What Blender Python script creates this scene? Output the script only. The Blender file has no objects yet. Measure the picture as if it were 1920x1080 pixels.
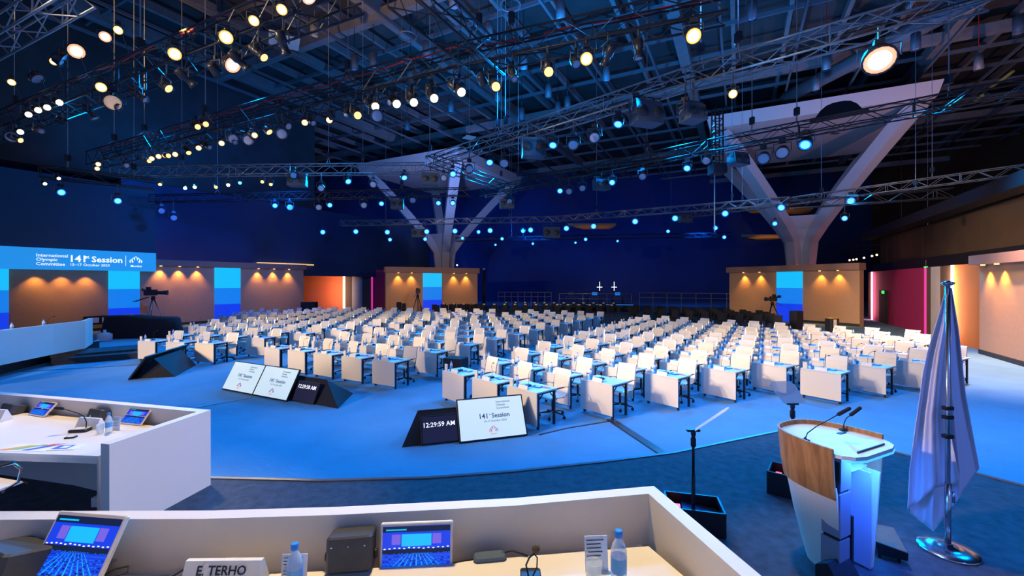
import bpy, math, random
from mathutils import Vector, Matrix, Euler
random.seed(7)
PI = math.pi
sc = bpy.context.scene
COL = sc.collection
# ------------------------------------------------------------------ camera
CZ, FPX, CX, HY = 2.9, 800.0, 960.0, 530.0      # eye height, focal length in pixels, principal column, horizon row
cd = bpy.data.cameras.new('camera'); cam = bpy.data.objects.new('camera', cd); COL.objects.link(cam)
cd.sensor_width = 36; cd.lens = 36 * FPX / 1920; cd.shift_y = -(540 - HY) / 1920
cd.clip_start = .05; cd.clip_end = 300
cam.location = (0, 0, CZ); cam.rotation_euler = (PI / 2, 0, 0)
sc.camera = cam
# ------------------------------------------------------------------ world, exposure
w = bpy.data.worlds.new('world'); sc.world = w; w.use_nodes = True
w.node_tree.nodes['Background'].inputs[0].default_value = (.26, .40, 1, 1)
w.node_tree.nodes['Background'].inputs[1].default_value = .46
sc.view_settings.view_transform = 'Standard'; sc.view_settings.look = 'None'
sc.view_settings.gamma = 1; sc.view_settings.use_curve_mapping = False
sc.view_settings.exposure = 0.0
EB = 1.2      # blue wash
EW = 1.0      # warm wash

def G(px, py, z):
    Y = (CZ - z) * FPX / (py - HY); return Vector(((px - CX) / FPX * Y, Y, z))
def XY(px, Y): return (px - CX) / FPX * Y
def ZY(py, Y): return CZ + (HY - py) * Y / FPX

def lamp(name, kind, loc, energy, color, target=None, size=.1, cone=60, blend=.5, parent=None, sy=None):
    l = bpy.data.lights.new(name, kind); l.energy = energy; l.color = color
    o = bpy.data.objects.new(name, l); COL.objects.link(o); o.location = loc
    if kind == 'AREA':
        l.size = size
        if sy: l.shape = 'RECTANGLE'; l.size_y = sy
    else: l.shadow_soft_size = size
    if kind == 'SPOT': l.spot_size = math.radians(cone); l.spot_blend = blend
    if target is not None:
        d = Vector(target) - Vector(loc); o.rotation_euler = d.to_track_quat('-Z', 'Y').to_euler()
    return o
BLUE = (.0, .30, 1.0); WARM = (1.0, .73, .44); AMBER = (1.0, .50, .16)
# blue back wash from the rigs over the rear of the seating, aimed forward and down
for i, (x, y, tx, ty) in enumerate([(-16, 34, -11, 22), (-7, 35, -5, 23), (3, 33, 1, 22), (12, 28, 8, 18), (19, 24, 13, 15),
                                     (-9, 24, -8, 14), (-1, 22, -2, 12), (7, 17, 4, 9), (14, 14, 9, 8), (-18, 24, -15, 15)]):
    lamp('blue_wash_light', 'SPOT', (x, y, 9.2), 4300 * EB, BLUE, (tx, ty, 0), .25, 95, .8)
for (x, y, tx, ty, e) in [(-8, 13, -9, 7, 1), (1, 12, 0, 6, 1), (8, 11, 6, 5.5, 1), (12, 8, 8, 4, .6), (-13, 16, -14, 11, 1)]:
    lamp('blue_wash_light', 'SPOT', (x, y, 9.0), 2400 * EB * e, BLUE, (tx, ty, 0), .25, 90, .8)
# low warm key from the stage side, on to the seating
for (x, y, z, tx, ty, e, cn) in [(-20, 1, 6.2, -12, 18, 1.1, 36), (-17, 0, 6.2, -6, 17, 1.2, 32), (-17, 1, 7.4, 2, 14, 1.3, 28), (-15, 0, 8.6, 8, 12.5, 1.8, 26), (-14, -1, 9.0, 14, 14, 2.2, 26),
                          (-18, 0, 6.2, -9, 27, 2.1, 32), (-16, 1, 6.2, 2, 27, 2.3, 30), (-15, 0, 8.6, 11, 20, 2.6, 26), (-13, 1, 7.0, 1, 10.5, .7, 26)]:
    lamp('warm_key_light', 'SPOT', (x, y, z), 3700 * EW * e, WARM, (tx, ty, 1.3), .15, cn, .45)
# added soft warm fill over the blocks, lifts the shade on desk fronts
for (x, y, tx, ty, e) in [(-7, 3, 6, 13, 1900), (-4, 1, 12, 13, 1900), (-9, 4, -4, 19, 1500)]:
    lamp('added_front_fill', 'SPOT', (x, y, 8.6), e, WARM, (tx, ty, .8), .4, 40, .8)
# stage wash
lamp('stage_wash_light', 'SPOT', (-.8, 3.6, 7.4), 1700 * EW, (1, .74, .40), (-.6, 1.6, 1.6), .2, 50, .7)
lamp('stage_wash_light', 'SPOT', (-6.5, 7.5, 7.2), 1700 * EW, (1, .72, .40), (-5.2, 4.6, 1.2), .2, 42, .7)
lamp('stage_wash_light', 'SPOT', (6.0, 3.0, 6.0), 2500 * EW, (1, .70, .44), (-4, 5, .9), .2, 22, .6)
lamp('stage_wash_light', 'SPOT', (2.6, 5.2, 7.4), 650 * EW, (1, .74, .46), (3.0, 3.4, .9), .15, 26, .6)
lamp('stage_wash_light', 'SPOT', (5.5, -1.0, 5.0), 330 * EB, (.06, .16, 1), (3.6, 4.2, 1.2), .3, 50, .7)
lamp('stage_wash_light', 'SPOT', (-6, 2.6, 5.0), 2200 * EW, (1, .70, .66), (4.0, 4.1, 1.6), .15, 14, .6)
lamp('stage_wash_light', 'SPOT', (-5, 1.0, 3.6), 160, (.25, .75, 1), (2.9, 3.6, .9), .15, 14, .6)
# added blue grazing spots to brighten the trusses, no fixtures of their own
for (a_, b_, e) in [((-3.8, 18.2, 7.6), (-18, 19.6, 8.1), 900), ((3.9, 10.2, 7.5), (8.4, 7.3, 8.1), 420), ((3.6, 10.4, 7.5), (-3, 18, 8.1), 600), ((6.2, 16.6, 7.5), (13, 11, 8.1), 500), ((5.6, 17.2, 7.5), (-.5, 23, 8.1), 700), ((16, 25, 7.5), (23, 19.5, 8.1), 700), ((-14, 13, 7.4), (-5, 8.4, 8.1), 300)]:
    lamp('added_truss_graze', 'SPOT', a_, e, (0, .35, 1), b_, .05, 30, .8)
# added warm fill on the display walls, no fixtures there
for (x, y, z, tx, ty, e, cn) in [(-12, 16, 5, -24.5, 27, 350, 55), (-10, 22, 5, -19.5, 35, 700, 50), (0, 24, 5, -8, 40, 1300, 50), (8, 20, 5, 21, 32, 250, 50)]:
    lamp('panel_fill_light', 'SPOT', (x, y, z), e, (1, .62, .48), (tx, ty, 2), .2, cn, .8)

# added upward spots to light the roof, no fixture carries them
for (x, y, tx, ty, c, e) in [(-14, 14, -12, 15, (1, .52, .10), 8000), (-7, 9, -6, 11, (1, .52, .10), 8000), (2, 20, 4, 26, BLUE, 9000), (-8, 26, -8, 36, BLUE, 3800),
                             (14, 16, 18, 26, (.04, .25, 1), 1800), (4, 9, 5, 13, (.05, .30, 1), 2600), (-1, 14, -1, 20, BLUE, 2600), (13, 24, 22, 34, (.10, .40, 1), 3600),
                             (24, 22, 27, 34, (1, .50, .45), 1900), (-6, 38, -8, 50, (.30, .40, 1), 3600), (-20, 24, -26, 30, BLUE, 1500)]:
    lamp('added_roof_uplight', 'SPOT', (x, y, 8.3), e, c, (tx, ty, 19), .2, 110, .9)
for (x, y, z, tx, ty, tz, e) in [(-14, 46, 9, -16, 64, 5, 5200), (2, 46, 9, 2, 64, 6, 5200), (20, 44, 9, 24, 64, 6, 5200), (-12, 22, 8, -22, 34, 7, 4500)]:
    lamp('added_rear_wall_fill', 'SPOT', (x, y, z), e, (0, .16, 1), (tx, ty, tz), .3, 100, .9)  # added blue spots that brighten the back and left walls

# ------------------------------------------------------------------ materials
MATS = {}
def mat(name, col, rough=.6, metal=0, emit=None, es=1, noise=0, nscale=20, bump=0, alpha=None, trans=0, spec=.4, bscale=None):
    if name in MATS: return MATS[name]
    m = bpy.data.materials.new(name); m.use_nodes = True; nt = m.node_tree; b = nt.nodes['Principled BSDF']
    b.inputs['Base Color'].default_value = (*col, 1); b.inputs['Roughness'].default_value = rough
    b.inputs['Metallic'].default_value = metal; b.inputs['Specular IOR Level'].default_value = spec
    if trans: b.inputs['Transmission Weight'].default_value = trans
    if alpha is not None: b.inputs['Alpha'].default_value = alpha
    if emit: b.inputs['Emission Color'].default_value = (*emit, 1); b.inputs['Emission Strength'].default_value = es
    tc = nt.nodes.new('ShaderNodeTexCoord')
    if noise:
        n = nt.nodes.new('ShaderNodeTexNoise'); n.inputs['Scale'].default_value = nscale; n.inputs['Detail'].default_value = 5
        nt.links.new(tc.outputs['Object'], n.inputs['Vector'])
        mx = nt.nodes.new('ShaderNodeMix'); mx.data_type = 'RGBA'
        mx.inputs[6].default_value = (*[c * (1 - noise) for c in col], 1); mx.inputs[7].default_value = (*[min(1, c * (1 + noise)) for c in col], 1)
        nt.links.new(n.outputs['Fac'], mx.inputs[0]); nt.links.new(mx.outputs[2], b.inputs['Base Color'])
    if bump:
        n2 = nt.nodes.new('ShaderNodeTexNoise'); n2.inputs['Scale'].default_value = bscale or nscale * 3
        nt.links.new(tc.outputs['Object'], n2.inputs['Vector'])
        bp = nt.nodes.new('ShaderNodeBump'); bp.inputs['Strength'].default_value = bump; bp.inputs['Distance'].default_value = .02
        nt.links.new(n2.outputs['Fac'], bp.inputs['Height']); nt.links.new(bp.outputs[0], b.inputs['Normal'])
    MATS[name] = m; return m
def wood(name, c1, c2, scale=3, rot=(0, 0, 0), stretch=(1, 1, .12)):
    m = mat(name, c1, .45); nt = m.node_tree; b = nt.nodes['Principled BSDF']
    tc = nt.nodes.new('ShaderNodeTexCoord'); mp = nt.nodes.new('ShaderNodeMapping'); mp.inputs['Scale'].default_value = stretch; mp.inputs['Rotation'].default_value = rot
    wv = nt.nodes.new('ShaderNodeTexNoise'); wv.inputs['Scale'].default_value = scale * 6; wv.inputs['Detail'].default_value = 6; wv.inputs['Distortion'].default_value = 1.2
    cr = nt.nodes.new('ShaderNodeValToRGB'); cr.color_ramp.elements[0].position = .35; cr.color_ramp.elements[1].position = .65
    cr.color_ramp.elements[0].color = (*c1, 1); cr.color_ramp.elements[1].color = (*c2, 1)
    nt.links.new(tc.outputs['Object'], mp.inputs[0]); nt.links.new(mp.outputs[0], wv.inputs['Vector']); nt.links.new(wv.outputs['Fac'], cr.inputs[0]); nt.links.new(cr.outputs[0], b.inputs['Base Color'])
    return m
M = dict(
    carpet=mat('carpet', (.15, .29, .41), .95, noise=.14, nscale=1.3, bump=.5, bscale=55, spec=.1),
    stagecarpet=mat('stage_carpet', (.075, .085, .105), .95, noise=.55, nscale=9, bump=.5, bscale=90, spec=.1),
    riser=mat('riser_black', (.03, .035, .045), .8, noise=.2, nscale=8),
    white=mat('white_laminate', (.76, .71, .655), .45, noise=.02, nscale=3),
    white2=mat('white_parapet', (.70, .64, .585), .5, noise=.03, nscale=2),
    cream=mat('cream_top', (.80, .76, .68), .4, noise=.03, nscale=4),
    chair=mat('chair_mesh', (.82, .77, .70), .6, noise=.06, nscale=60, bump=.2),
    black=mat('black_metal', (.012, .013, .018), .4, noise=.2, nscale=30),
    blackfab=mat('black_fabric', (.012, .014, .022), .8, noise=.3, nscale=14, bump=.3),
    dgrey=mat('dark_grey', (.05, .055, .065), .5, noise=.2, nscale=20),
    chrome=mat('chrome', (.6, .62, .66), .18, 1),
    steel=mat('truss_steel', (.33, .35, .38), .35, .6, noise=.2, nscale=12),
    steeldk=mat('truss_black', (.035, .04, .055), .4, .3, noise=.2, nscale=12),
    wire=mat('wire_steel', (.4, .45, .5), .4, .5),
    ceil=mat('ceiling_black', (.05, .05, .055), .9, noise=.5, nscale=.6),
    beam=mat('ceiling_beam', (.20, .20, .22), .6, noise=.3, nscale=2),
    duct=mat('duct', (.18, .20, .24), .5, .3, noise=.2, nscale=3),
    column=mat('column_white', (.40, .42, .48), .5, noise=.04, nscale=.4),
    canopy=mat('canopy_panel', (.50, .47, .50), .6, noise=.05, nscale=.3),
    tan=mat('tan_fabric', (.50, .30, .19), .85, noise=.08, nscale=5, bump=.3, bscale=160),
    tandk=mat('tan_cornice', (.34, .20, .15), .8, noise=.08, nscale=5),
    orange=mat('orange_panel', (.60, .165, .03), .7, noise=.06, nscale=2),
    redor=mat('rust_panel', (.42, .085, .03), .7, noise=.06, nscale=2),
    magenta=mat('magenta_panel', (.34, .015, .10), .7, noise=.06, nscale=2),
    brown=mat('brown_panel', (.10, .065, .05), .7, noise=.1, nscale=2),
    grey=mat('grey_panel', (.45, .42, .42), .7, noise=.06, nscale=2),
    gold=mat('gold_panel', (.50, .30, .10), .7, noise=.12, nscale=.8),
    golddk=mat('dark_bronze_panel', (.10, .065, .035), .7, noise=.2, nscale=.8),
    navy=mat('navy_drape', (.012, .035, .14), .8, noise=.4, nscale=.15, bump=.2, bscale=3),
    glasswall=mat('gloss_navy_glass', (.03, .07, .18), .2, .2, noise=.3, nscale=.3, spec=.8),
    screenoff=mat('led_screen_off', (.006, .014, .045), .6, emit=(.0, .012, .06), es=.6, noise=.2, nscale=.4),
    ledc=mat('led_cyan', (.01, .05, .06), .5, emit=(.005, .50, .95), es=1.0),
    ledb=mat('led_azure', (.01, .03, .06), .5, emit=(.004, .20, .82), es=1.0),
    ledd=mat('led_royal', (.01, .02, .06), .5, emit=(.004, .045, .80), es=1.0),
    banner=mat('banner_blue', (.01, .03, .06), .5, emit=(.012, .27, .80), es=1.0),
    bannerw=mat('banner_white', (.8, .8, .8), .5, emit=(.85, .93, 1), es=1.0),
    scrw=mat('screen_white', (.3, .3, .3), .3, emit=(.60, .80, .92), es=.85),
    scrd=mat('screen_dark', (.01, .01, .02), .25, emit=(.012, .014, .05), es=.8),
    ink=mat('screen_ink', (.02, .05, .12), .5, emit=(.02, .07, .22), es=.6),
    inkr=mat('emblem_red', (.5, .05, .05), .5, emit=(.7, .06, .10), es=.7),
    inkb=mat('emblem_blue', (.05, .1, .5), .5, emit=(.05, .15, .7), es=.7),
    clockw=mat('clock_digits', (.8, .8, .8), .5, emit=(.9, .95, 1), es=.9),
    paper=mat('paper', (.80, .80, .80), .7, noise=.02),
    blueprint=mat('blue_print', (.03, .15, .55), .6, noise=.3, nscale=40),
    redprint=mat('red_print', (.75, .10, .10), .6, noise=.3, nscale=40),
    orprint=mat('orange_print', (.85, .35, .06), .6), grprint=mat('green_print', (.2, .5, .15), .6),
    text=mat('black_text', (.02, .02, .03), .6),
    plastic=mat('bottle_plastic', (.78, .90, 1), .08, alpha=.5, spec=1),
    blabel=mat('bottle_label', (.10, .35, .70), .4), cap=mat('bottle_cap', (.02, .22, .75), .4),
    glass=mat('drinking_glass', (.75, .88, 1), .05, alpha=.38, spec=1),
    bglass=mat('blue_tumbler', (.08, .35, .8), .1, trans=.4, spec=.6),
    teleglass=mat('prompter_glass', (.55, .60, .62), .08, alpha=.55, spec=.9),
    flag=mat('flag_cloth', (.80, .78, .82), .75, noise=.03, nscale=4, bump=.08),
    lensw=mat('lens_warm', (1, .8, .5), .3, emit=(1, .86, .55), es=5),
    lensw2=mat('lens_warm_soft', (1, .85, .7), .3, emit=(1, .88, .76), es=1.3),
    lensa=mat('lens_amber', (1, .6, .3), .3, emit=(1, .52, .16), es=2.2),
    lensb=mat('lens_blue', (.1, .4, 1), .3, emit=(.10, .62, 1), es=2.6),
    lenspale=mat('lens_pale', (.45, .52, .68), .25, spec=.7, noise=.1, nscale=90),
    lenspeach=mat('lens_peach', (.85, .60, .42), .25, emit=(.8, .5, .3), es=.4, noise=.1, nscale=90),  # weak glow put into the lens of an unlit lamp
    bulb=mat('bulb', (1, .8, .5), .3, emit=(1, .70, .35), es=3),
    green=mat('exit_green', (.0, .4, .1), .4, emit=(.02, .95, .12), es=1.2),
    strip=mat('led_strip', (1, .8, .7), .4, emit=(1, .70, .45), es=2.6), strippink=mat('led_strip_pink', (1, .5, .7), .4, emit=(1, .35, .45), es=1.8),
    bluestrip=mat('blue_led_strip', (.1, .3, 1), .4, emit=(.03, .25, 1), es=2.5),
    yellow=mat('yellow_lift', (.75, .42, .05), .5), magstrip=mat('magenta_strip', (.6, .05, .3), .4, emit=(.75, .03, .30), es=.9), redled=mat('red_led', (1, .1, .05), .4, emit=(1, .05, .02), es=2),
    rubber=mat('rubber', (.02, .02, .025), .7), fixture=mat('fixture_black', (.03, .035, .05), .35, .2, noise=.2, nscale=12),
    fixgrey=mat('fixture_grey', (.12, .13, .16), .35, .4, noise=.2, nscale=12),
    speaker=mat('speaker_blue_grey', (.06, .10, .16), .5, noise=.15, nscale=12),
    redcable=mat('red_cable', (.6, .03, .03), .5),
    woodp=wood('podium_wood', (.30, .13, .04), (.50, .25, .09), 2.2, stretch=(1, 1, .15)),
)

def wrinkles(m):
    nt = m.node_tree; b = nt.nodes['Principled BSDF']; old = b.inputs['Normal'].links[0].from_node
    tc = nt.nodes.new('ShaderNodeTexCoord'); mp = nt.nodes.new('ShaderNodeMapping'); mp.inputs['Scale'].default_value = (.5, 1.3, 1); mp.inputs['Rotation'].default_value = (0, 0, .5)
    n = nt.nodes.new('ShaderNodeTexNoise'); n.inputs['Scale'].default_value = .9; n.inputs['Detail'].default_value = 1.5; n.inputs['Distortion'].default_value = 1.5
    cr = nt.nodes.new('ShaderNodeValToRGB'); e = cr.color_ramp.elements; e[0].position = .47; e[1].position = .5; e[1].color = (1, 1, 1, 1); x = e.new(.53); x.color = (0, 0, 0, 1)
    bp = nt.nodes.new('ShaderNodeBump'); bp.inputs['Strength'].default_value = .10; bp.inputs['Distance'].default_value = .04
    nt.links.new(tc.outputs['Object'], mp.inputs[0]); nt.links.new(mp.outputs[0], n.inputs['Vector']); nt.links.new(n.outputs['Fac'], cr.inputs[0]); nt.links.new(cr.outputs[0], bp.inputs['Height'])
    nt.links.new(old.outputs[0], bp.inputs['Normal']); nt.links.new(bp.outputs[0], b.inputs['Normal'])
wrinkles(M['carpet'])
# ------------------------------------------------------------------ mesh builder
class MB:
    def __init__(s): s.v = []; s.f = []; s.m = []; s.ms = []; s.sm = []; s.T = Matrix.Identity(4)
    def mi(s, m):
        if m not in s.ms: s.ms.append(m)
        return s.ms.index(m)
    def add(s, vs, fs, m, smooth=False):
        k = len(s.v); i = s.mi(m)
        s.v += [tuple(s.T @ Vector(v)) for v in vs]
        s.f += [tuple(k + a for a in f) for f in fs]; s.m += [i] * len(fs); s.sm += [smooth] * len(fs)
        return s
    def box(s, c, d, m, R=None, taper=None):
        x, y, z = d[0] / 2, d[1] / 2, d[2] / 2; tx, ty = taper or (1, 1)
        vs = [Vector(p) for p in [(-x, -y, -z), (x, -y, -z), (x, y, -z), (-x, y, -z), (-x * tx, -y * ty, z), (x * tx, -y * ty, z), (x * tx, y * ty, z), (-x * tx, y * ty, z)]]
        if R is not None: vs = [R @ v for v in vs]
        vs = [v + Vector(c) for v in vs]
        return s.add(vs, [(0, 3, 2, 1), (4, 5, 6, 7), (0, 1, 5, 4), (1, 2, 6, 5), (2, 3, 7, 6), (3, 0, 4, 7)], m)
    def rbox(s, c, d, m, r=.01, R=None):      # box with chamfered vertical edges and top
        x, y, z = d[0] / 2, d[1] / 2, d[2] / 2; r = min(r, x * .9, y * .9, z * .9)
        def ring(xx, yy, zz, q): return [(-xx + q, -yy, zz), (xx - q, -yy, zz), (xx, -yy + q, zz), (xx, yy - q, zz), (xx - q, yy, zz), (-xx + q, yy, zz), (-xx, yy - q, zz), (-xx, -yy + q, zz)]
        rs = [ring(x - r * .6, y - r * .6, -z, r), ring(x, y, -z + r * .6, r), ring(x, y, z - r * .6, r), ring(x - r * .6, y - r * .6, z, r)]
        vs = [Vector(p) for q in rs for p in q]
        if R is not None: vs = [R @ v for v in vs]
        vs = [v + Vector(c) for v in vs]
        fs = [tuple(reversed(range(8))), tuple(range(24, 32))]
        for k in range(3):
            for i in range(8): j = (i + 1) % 8; fs.append((k * 8 + i, k * 8 + j, k * 8 + 8 + j, k * 8 + 8 + i))
        return s.add(vs, fs, m)
    def tube(s, pts, r, m, n=6, closed=False, caps=True):
        pts = [Vector(p) for p in pts]; N = len(pts); rs = r if isinstance(r, (list, tuple)) else [r] * N
        vs = []; prev = None
        for i, p in enumerate(pts):
            if closed: d = pts[(i + 1) % N] - pts[i - 1]
            else: d = (pts[min(i + 1, N - 1)] - pts[max(i - 1, 0)])
            d.normalize()
            if prev is None: a = d.orthogonal().normalized()
            else:
                a = prev - d * prev.dot(d)
                a = a.normalized() if a.length > 1e-5 else d.orthogonal().normalized()
            prev = a; b = d.cross(a)
            for k in range(n): t = 2 * PI * k / n; vs.append(p + (a * math.cos(t) + b * math.sin(t)) * rs[i])
        fs = []
        for i in range(N if closed else N - 1):
            for k in range(n): q = (k + 1) % n; j = (i + 1) % N; fs.append((i * n + k, i * n + q, j * n + q, j * n + k))
        if not closed and caps: fs.append(tuple(reversed(range(n)))); fs.append(tuple(range((N - 1) * n, N * n)))
        return s.add(vs, fs, m, n > 5)
    def cyl(s, p0, p1, r0, m, r1=None, n=12): return s.tube([p0, p1], [r0, r0 if r1 is None else r1], m, n)
    def lathe(s, prof, m, c=(0, 0, 0), n=16, R=None, mats=None, cap=True):
        vs = []; 
        for (r, z) in prof:
            for k in range(n): t = 2 * PI * k / n; vs.append(Vector((r * math.cos(t), r * math.sin(t), z)))
        if R is not None: vs = [R @ v for v in vs]
        vs = [v + Vector(c) for v in vs]
        base = len(s.v); s.v += [tuple(s.T @ v) for v in vs]
        for i in range(len(prof) - 1):
            mm = s.mi(mats[i] if mats else m)
            for k in range(n): q = (k + 1) % n; s.f.append((base + i * n + k, base + i * n + q, base + i * n + n + q, base + i * n + n + k)); s.m.append(mm); s.sm.append(True)
        if cap:
            s.f.append(tuple(base + k for k in reversed(range(n)))); s.m.append(s.mi(mats[0] if mats else m)); s.sm.append(False)
            s.f.append(tuple(base + (len(prof) - 1) * n + k for k in range(n))); s.m.append(s.mi(mats[-1] if mats else m)); s.sm.append(False)
        return s
    def prism(s, poly, z0, z1, m):           # vertical prism from plan polygon (ccw)
        n = len(poly); vs = [(p[0], p[1], z0) for p in poly] + [(p[0], p[1], z1) for p in poly]
        fs = [tuple(reversed(range(n))), tuple(range(n, 2 * n))] + [(i, (i + 1) % n, n + (i + 1) % n, n + i) for i in range(n)]
        return s.add(vs, fs, m)
    def wall(s, pts, z0, z1, t, m):           # vertical slab following a plan polyline, thickness t to the left of travel
        P = [Vector((p[0], p[1])) for p in pts]; N = len(P); off = []
        for i in range(N):
            ns = []
            if i > 0: d = (P[i] - P[i - 1]).normalized(); ns.append(Vector((-d.y, d.x)))
            if i < N - 1: d = (P[i + 1] - P[i]).normalized(); ns.append(Vector((-d.y, d.x)))
            nn = sum(ns, Vector((0, 0))).normalized(); off.append(P[i] + nn * t / max(.3, nn.dot(ns[0])))
        vs = [];
        for i in range(N): vs += [(P[i].x, P[i].y, z0), (P[i].x, P[i].y, z1), (off[i].x, off[i].y, z1), (off[i].x, off[i].y, z0)]
        fs = [(0, 3, 2, 1), (4 * N - 4, 4 * N - 3, 4 * N - 2, 4 * N - 1)]
        for i in range(N - 1):
            a = 4 * i; b = a + 4
            fs += [(a, a + 1, b + 1, b), (a + 1, a + 2, b + 2, b + 1), (a + 2, a + 3, b + 3, b + 2), (a + 3, a, b, b + 3)]
        return s.add(vs, fs, m)
    def mesh(s, name):
        me = bpy.data.meshes.new(name); me.from_pydata(s.v, [], s.f)
        for m in s.ms: me.materials.append(m)
        me.polygons.foreach_set('material_index', s.m); me.polygons.foreach_set('use_smooth', s.sm)
        me.update(); return me
    def build(s, name, parent=None, loc=None, rot=None):
        o = bpy.data.objects.new(name, s.mesh(name)); COL.objects.link(o)
        if parent: o.parent = parent
        if loc is not None: o.location = loc
        if rot is not None: o.rotation_euler = rot
        return o
def tag(o, label=None, cat=None, group=None, kind=None):
    if label: o['label'] = label
    if cat: o['category'] = cat
    if group: o['group'] = group
    if kind: o['kind'] = kind
    return o
def empty(name, loc=(0, 0, 0), rz=0, label=None, cat=None, group=None):
    o = bpy.data.objects.new(name, None); COL.objects.link(o); o.location = loc; o.rotation_euler = (0, 0, rz); o.empty_display_size = .1
    return tag(o, label, cat, group)
def struct(o): o['kind'] = 'structure'; return o
KIDS = {}
def dup(o, parent=None):
    c = o.copy(); COL.objects.link(c)
    if parent: c.parent = parent
    for ch in list(o.children): dup(ch, c)
    return c
def textmesh(txt, size, m, align='LEFT', extr=.001, bold=0):
    cu = bpy.data.curves.new('t', 'FONT'); cu.body = txt; cu.size = size; cu.align_x = align; cu.align_y = 'CENTER'; cu.extrude = extr; cu.resolution_u = 2; cu.offset = bold
    o = bpy.data.objects.new('t', cu); COL.objects.link(o); bpy.context.view_layer.update()
    me = bpy.data.meshes.new_from_object(o.evaluated_get(bpy.context.evaluated_depsgraph_get())); bpy.data.objects.remove(o)
    me.materials.clear(); me.materials.append(m); return me
def text(name, txt, size, m, parent, mx, align='LEFT', bold=0):
    o = bpy.data.objects.new(name, textmesh(txt, size, m, align, bold=bold)); COL.objects.link(o); o.parent = parent; o.matrix_local = mx; return o
def frame(origin, right, up):                # matrix with x along right, y along up, z = right x up (towards the viewer)
    r = Vector(right).normalized(); u = Vector(up); u = (u - r * u.dot(r)).normalized(); n = r.cross(u)
    return Matrix(((r.x, u.x, n.x, origin[0]), (r.y, u.y, n.y, origin[1]), (r.z, u.z, n.z, origin[2]), (0, 0, 0, 1)))
ORD = ['first', 'second', 'third', 'fourth', 'fifth', 'sixth', 'seventh', 'eighth', 'ninth', 'tenth', 'eleventh', 'twelfth', 'thirteenth', 'fourteenth', 'fifteenth', 'sixteenth', 'seventeenth', 'eighteenth', 'nineteenth', 'twentieth', 'twenty-first', 'twenty-second', 'twenty-third', 'twenty-fourth', 'twenty-fifth', 'twenty-sixth', 'twenty-seventh', 'twenty-eighth']

# ------------------------------------------------------------------ floor, stage
ZS = .435
edge = [(-17.6, 18.2), (-17.3, 16.6), (-16.6, 14.6), (-16, 13.1), (-15.2, 11.2), (-13.4, 8.9), (-11, 7.3), (-8.5, 6.35), (-6, 5.75)] + [tuple(G(*p, ZS)[:2]) for p in
        [(395, 897), (600, 902), (800, 897), (960, 885), (1120, 868), (1263, 850), (1353, 831), (1480, 805)]]
edge += [(5.0, 7.25), (5.35, 6.75)] + [tuple(G(*p, ZS)[:2]) for p in [(1675, 848), (1920, 912)]] + [(7.4, 3.2), (8, 0)]
stage_poly = edge + [(8, -4), (-30, -4), (-30, 18.2)]
struct(MB().box((0, 30, -.15), (120, 76, .3), M['carpet']).build('floor'))
def cap_poly(poly, z0, z1, m, m2):
    from mathutils.geometry import tessellate_polygon
    b = MB(); n = len(poly); tri = tessellate_polygon([[Vector((p[0], p[1], 0)) for p in poly]])
    b.add([(p[0], p[1], z1) for p in poly], [tuple(t) for t in tri], m)
    b.add([(p[0], p[1], z0) for p in poly] + [(p[0], p[1], z1) for p in poly], [(i, (i + 1) % n, n + (i + 1) % n, n + i) for i in range(n)], m2)
    return b
so = struct(cap_poly(stage_poly, 0, ZS, M['stagecarpet'], M['riser']).build('floor_stage'))
so['label'] = 'low dark carpeted stage with curved edge'
e = MB(); e.tube([(p[0], p[1], ZS + .004) for p in edge], .022, M['steel'], 5); struct(e.build('trim_1'))
# low black steps at the far left end of the stage
s = empty('stage_step', (0, 0, 0), 0, 'low black step block beside the far left end of the stage', 'step')
b = MB(); b.wall([(-16.1, 14.9), (-13.9, 16.6)], 0, .22, 1.7, M['riser']); b.build('tread', s)
b = MB(); b.wall([(-16.35, 15.1), (-14.6, 16.9)], .22, .30, 1.5, M['stagecarpet']); b.build('tread_pad', s)
# floor cable ramp and seams in the carpet
def seam(pts, wd, name, label):
    o = MB().wall([G(*p, 0)[:2] for p in pts], 0, .008 if wd < .08 else .02, wd, M['black']).build(name); tag(o, label, 'cable cover')
seam([(1262, 858), (1150, 786)], .16, 'cable_ramp', 'thick black cable ramp running from stage edge to second row desk')
seam([(1150, 788), (1060, 803), (1010, 815)], .04, 'cable_cover', 'thin black cable strip leading left from the thick cable ramp')
seam([(472, 745), (370, 764)], .06, 'cable_cover', 'thin black cable strip below the twin white floor monitors')
seam([(262, 684), (40, 697)], .05, 'cable_cover', 'thin black cable strip on blue carpet left of the seating')
seam([(660, 712), (580, 722)], .04, 'cable_cover', 'thin black cable strip behind the twin white floor monitors')

# ------------------------------------------------------------------ hall shell
struct(MB().box((2, 66, 10), (130, .4, 20.2), M['navy']).build('wall_back'))
struct(MB().wall([(-48, -6), (-48, 68)], 0, 20, -.4, M['navy']).build('wall_left'))
struct(MB().wall([(56, 68), (52, -6)], 0, 20, -.4, M['golddk']).build('wall_right'))
struct(MB().box((4, 30, 20.0), (112, 78, .3), M['ceil']).build('ceiling'))
A1 = math.radians(62); A2 = math.radians(-27)
d1 = Vector((math.cos(A1), math.sin(A1), 0)); d2 = Vector((math.cos(A2), math.sin(A2), 0))
nb = 0
def beam(c, d, L, w_, h, z, m):
    R = Matrix.Rotation(math.atan2(d.y, d.x), 3, 'Z'); return MB().box((c.x, c.y, z), (L, w_, h), m, R)
base0 = Vector((2, 20, 0))
for k in range(-13, 14):
    c = base0 + d2 * (k * 3.05 + 1.2) + d1 * 8; big = (k % 5 == 1)
    o = beam(c, d1, 86, .7 if big else .24, .8 if big else .5, 19.3 if not big else 18.9, M['beam']).build('ceiling_beam'); struct(o)
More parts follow.
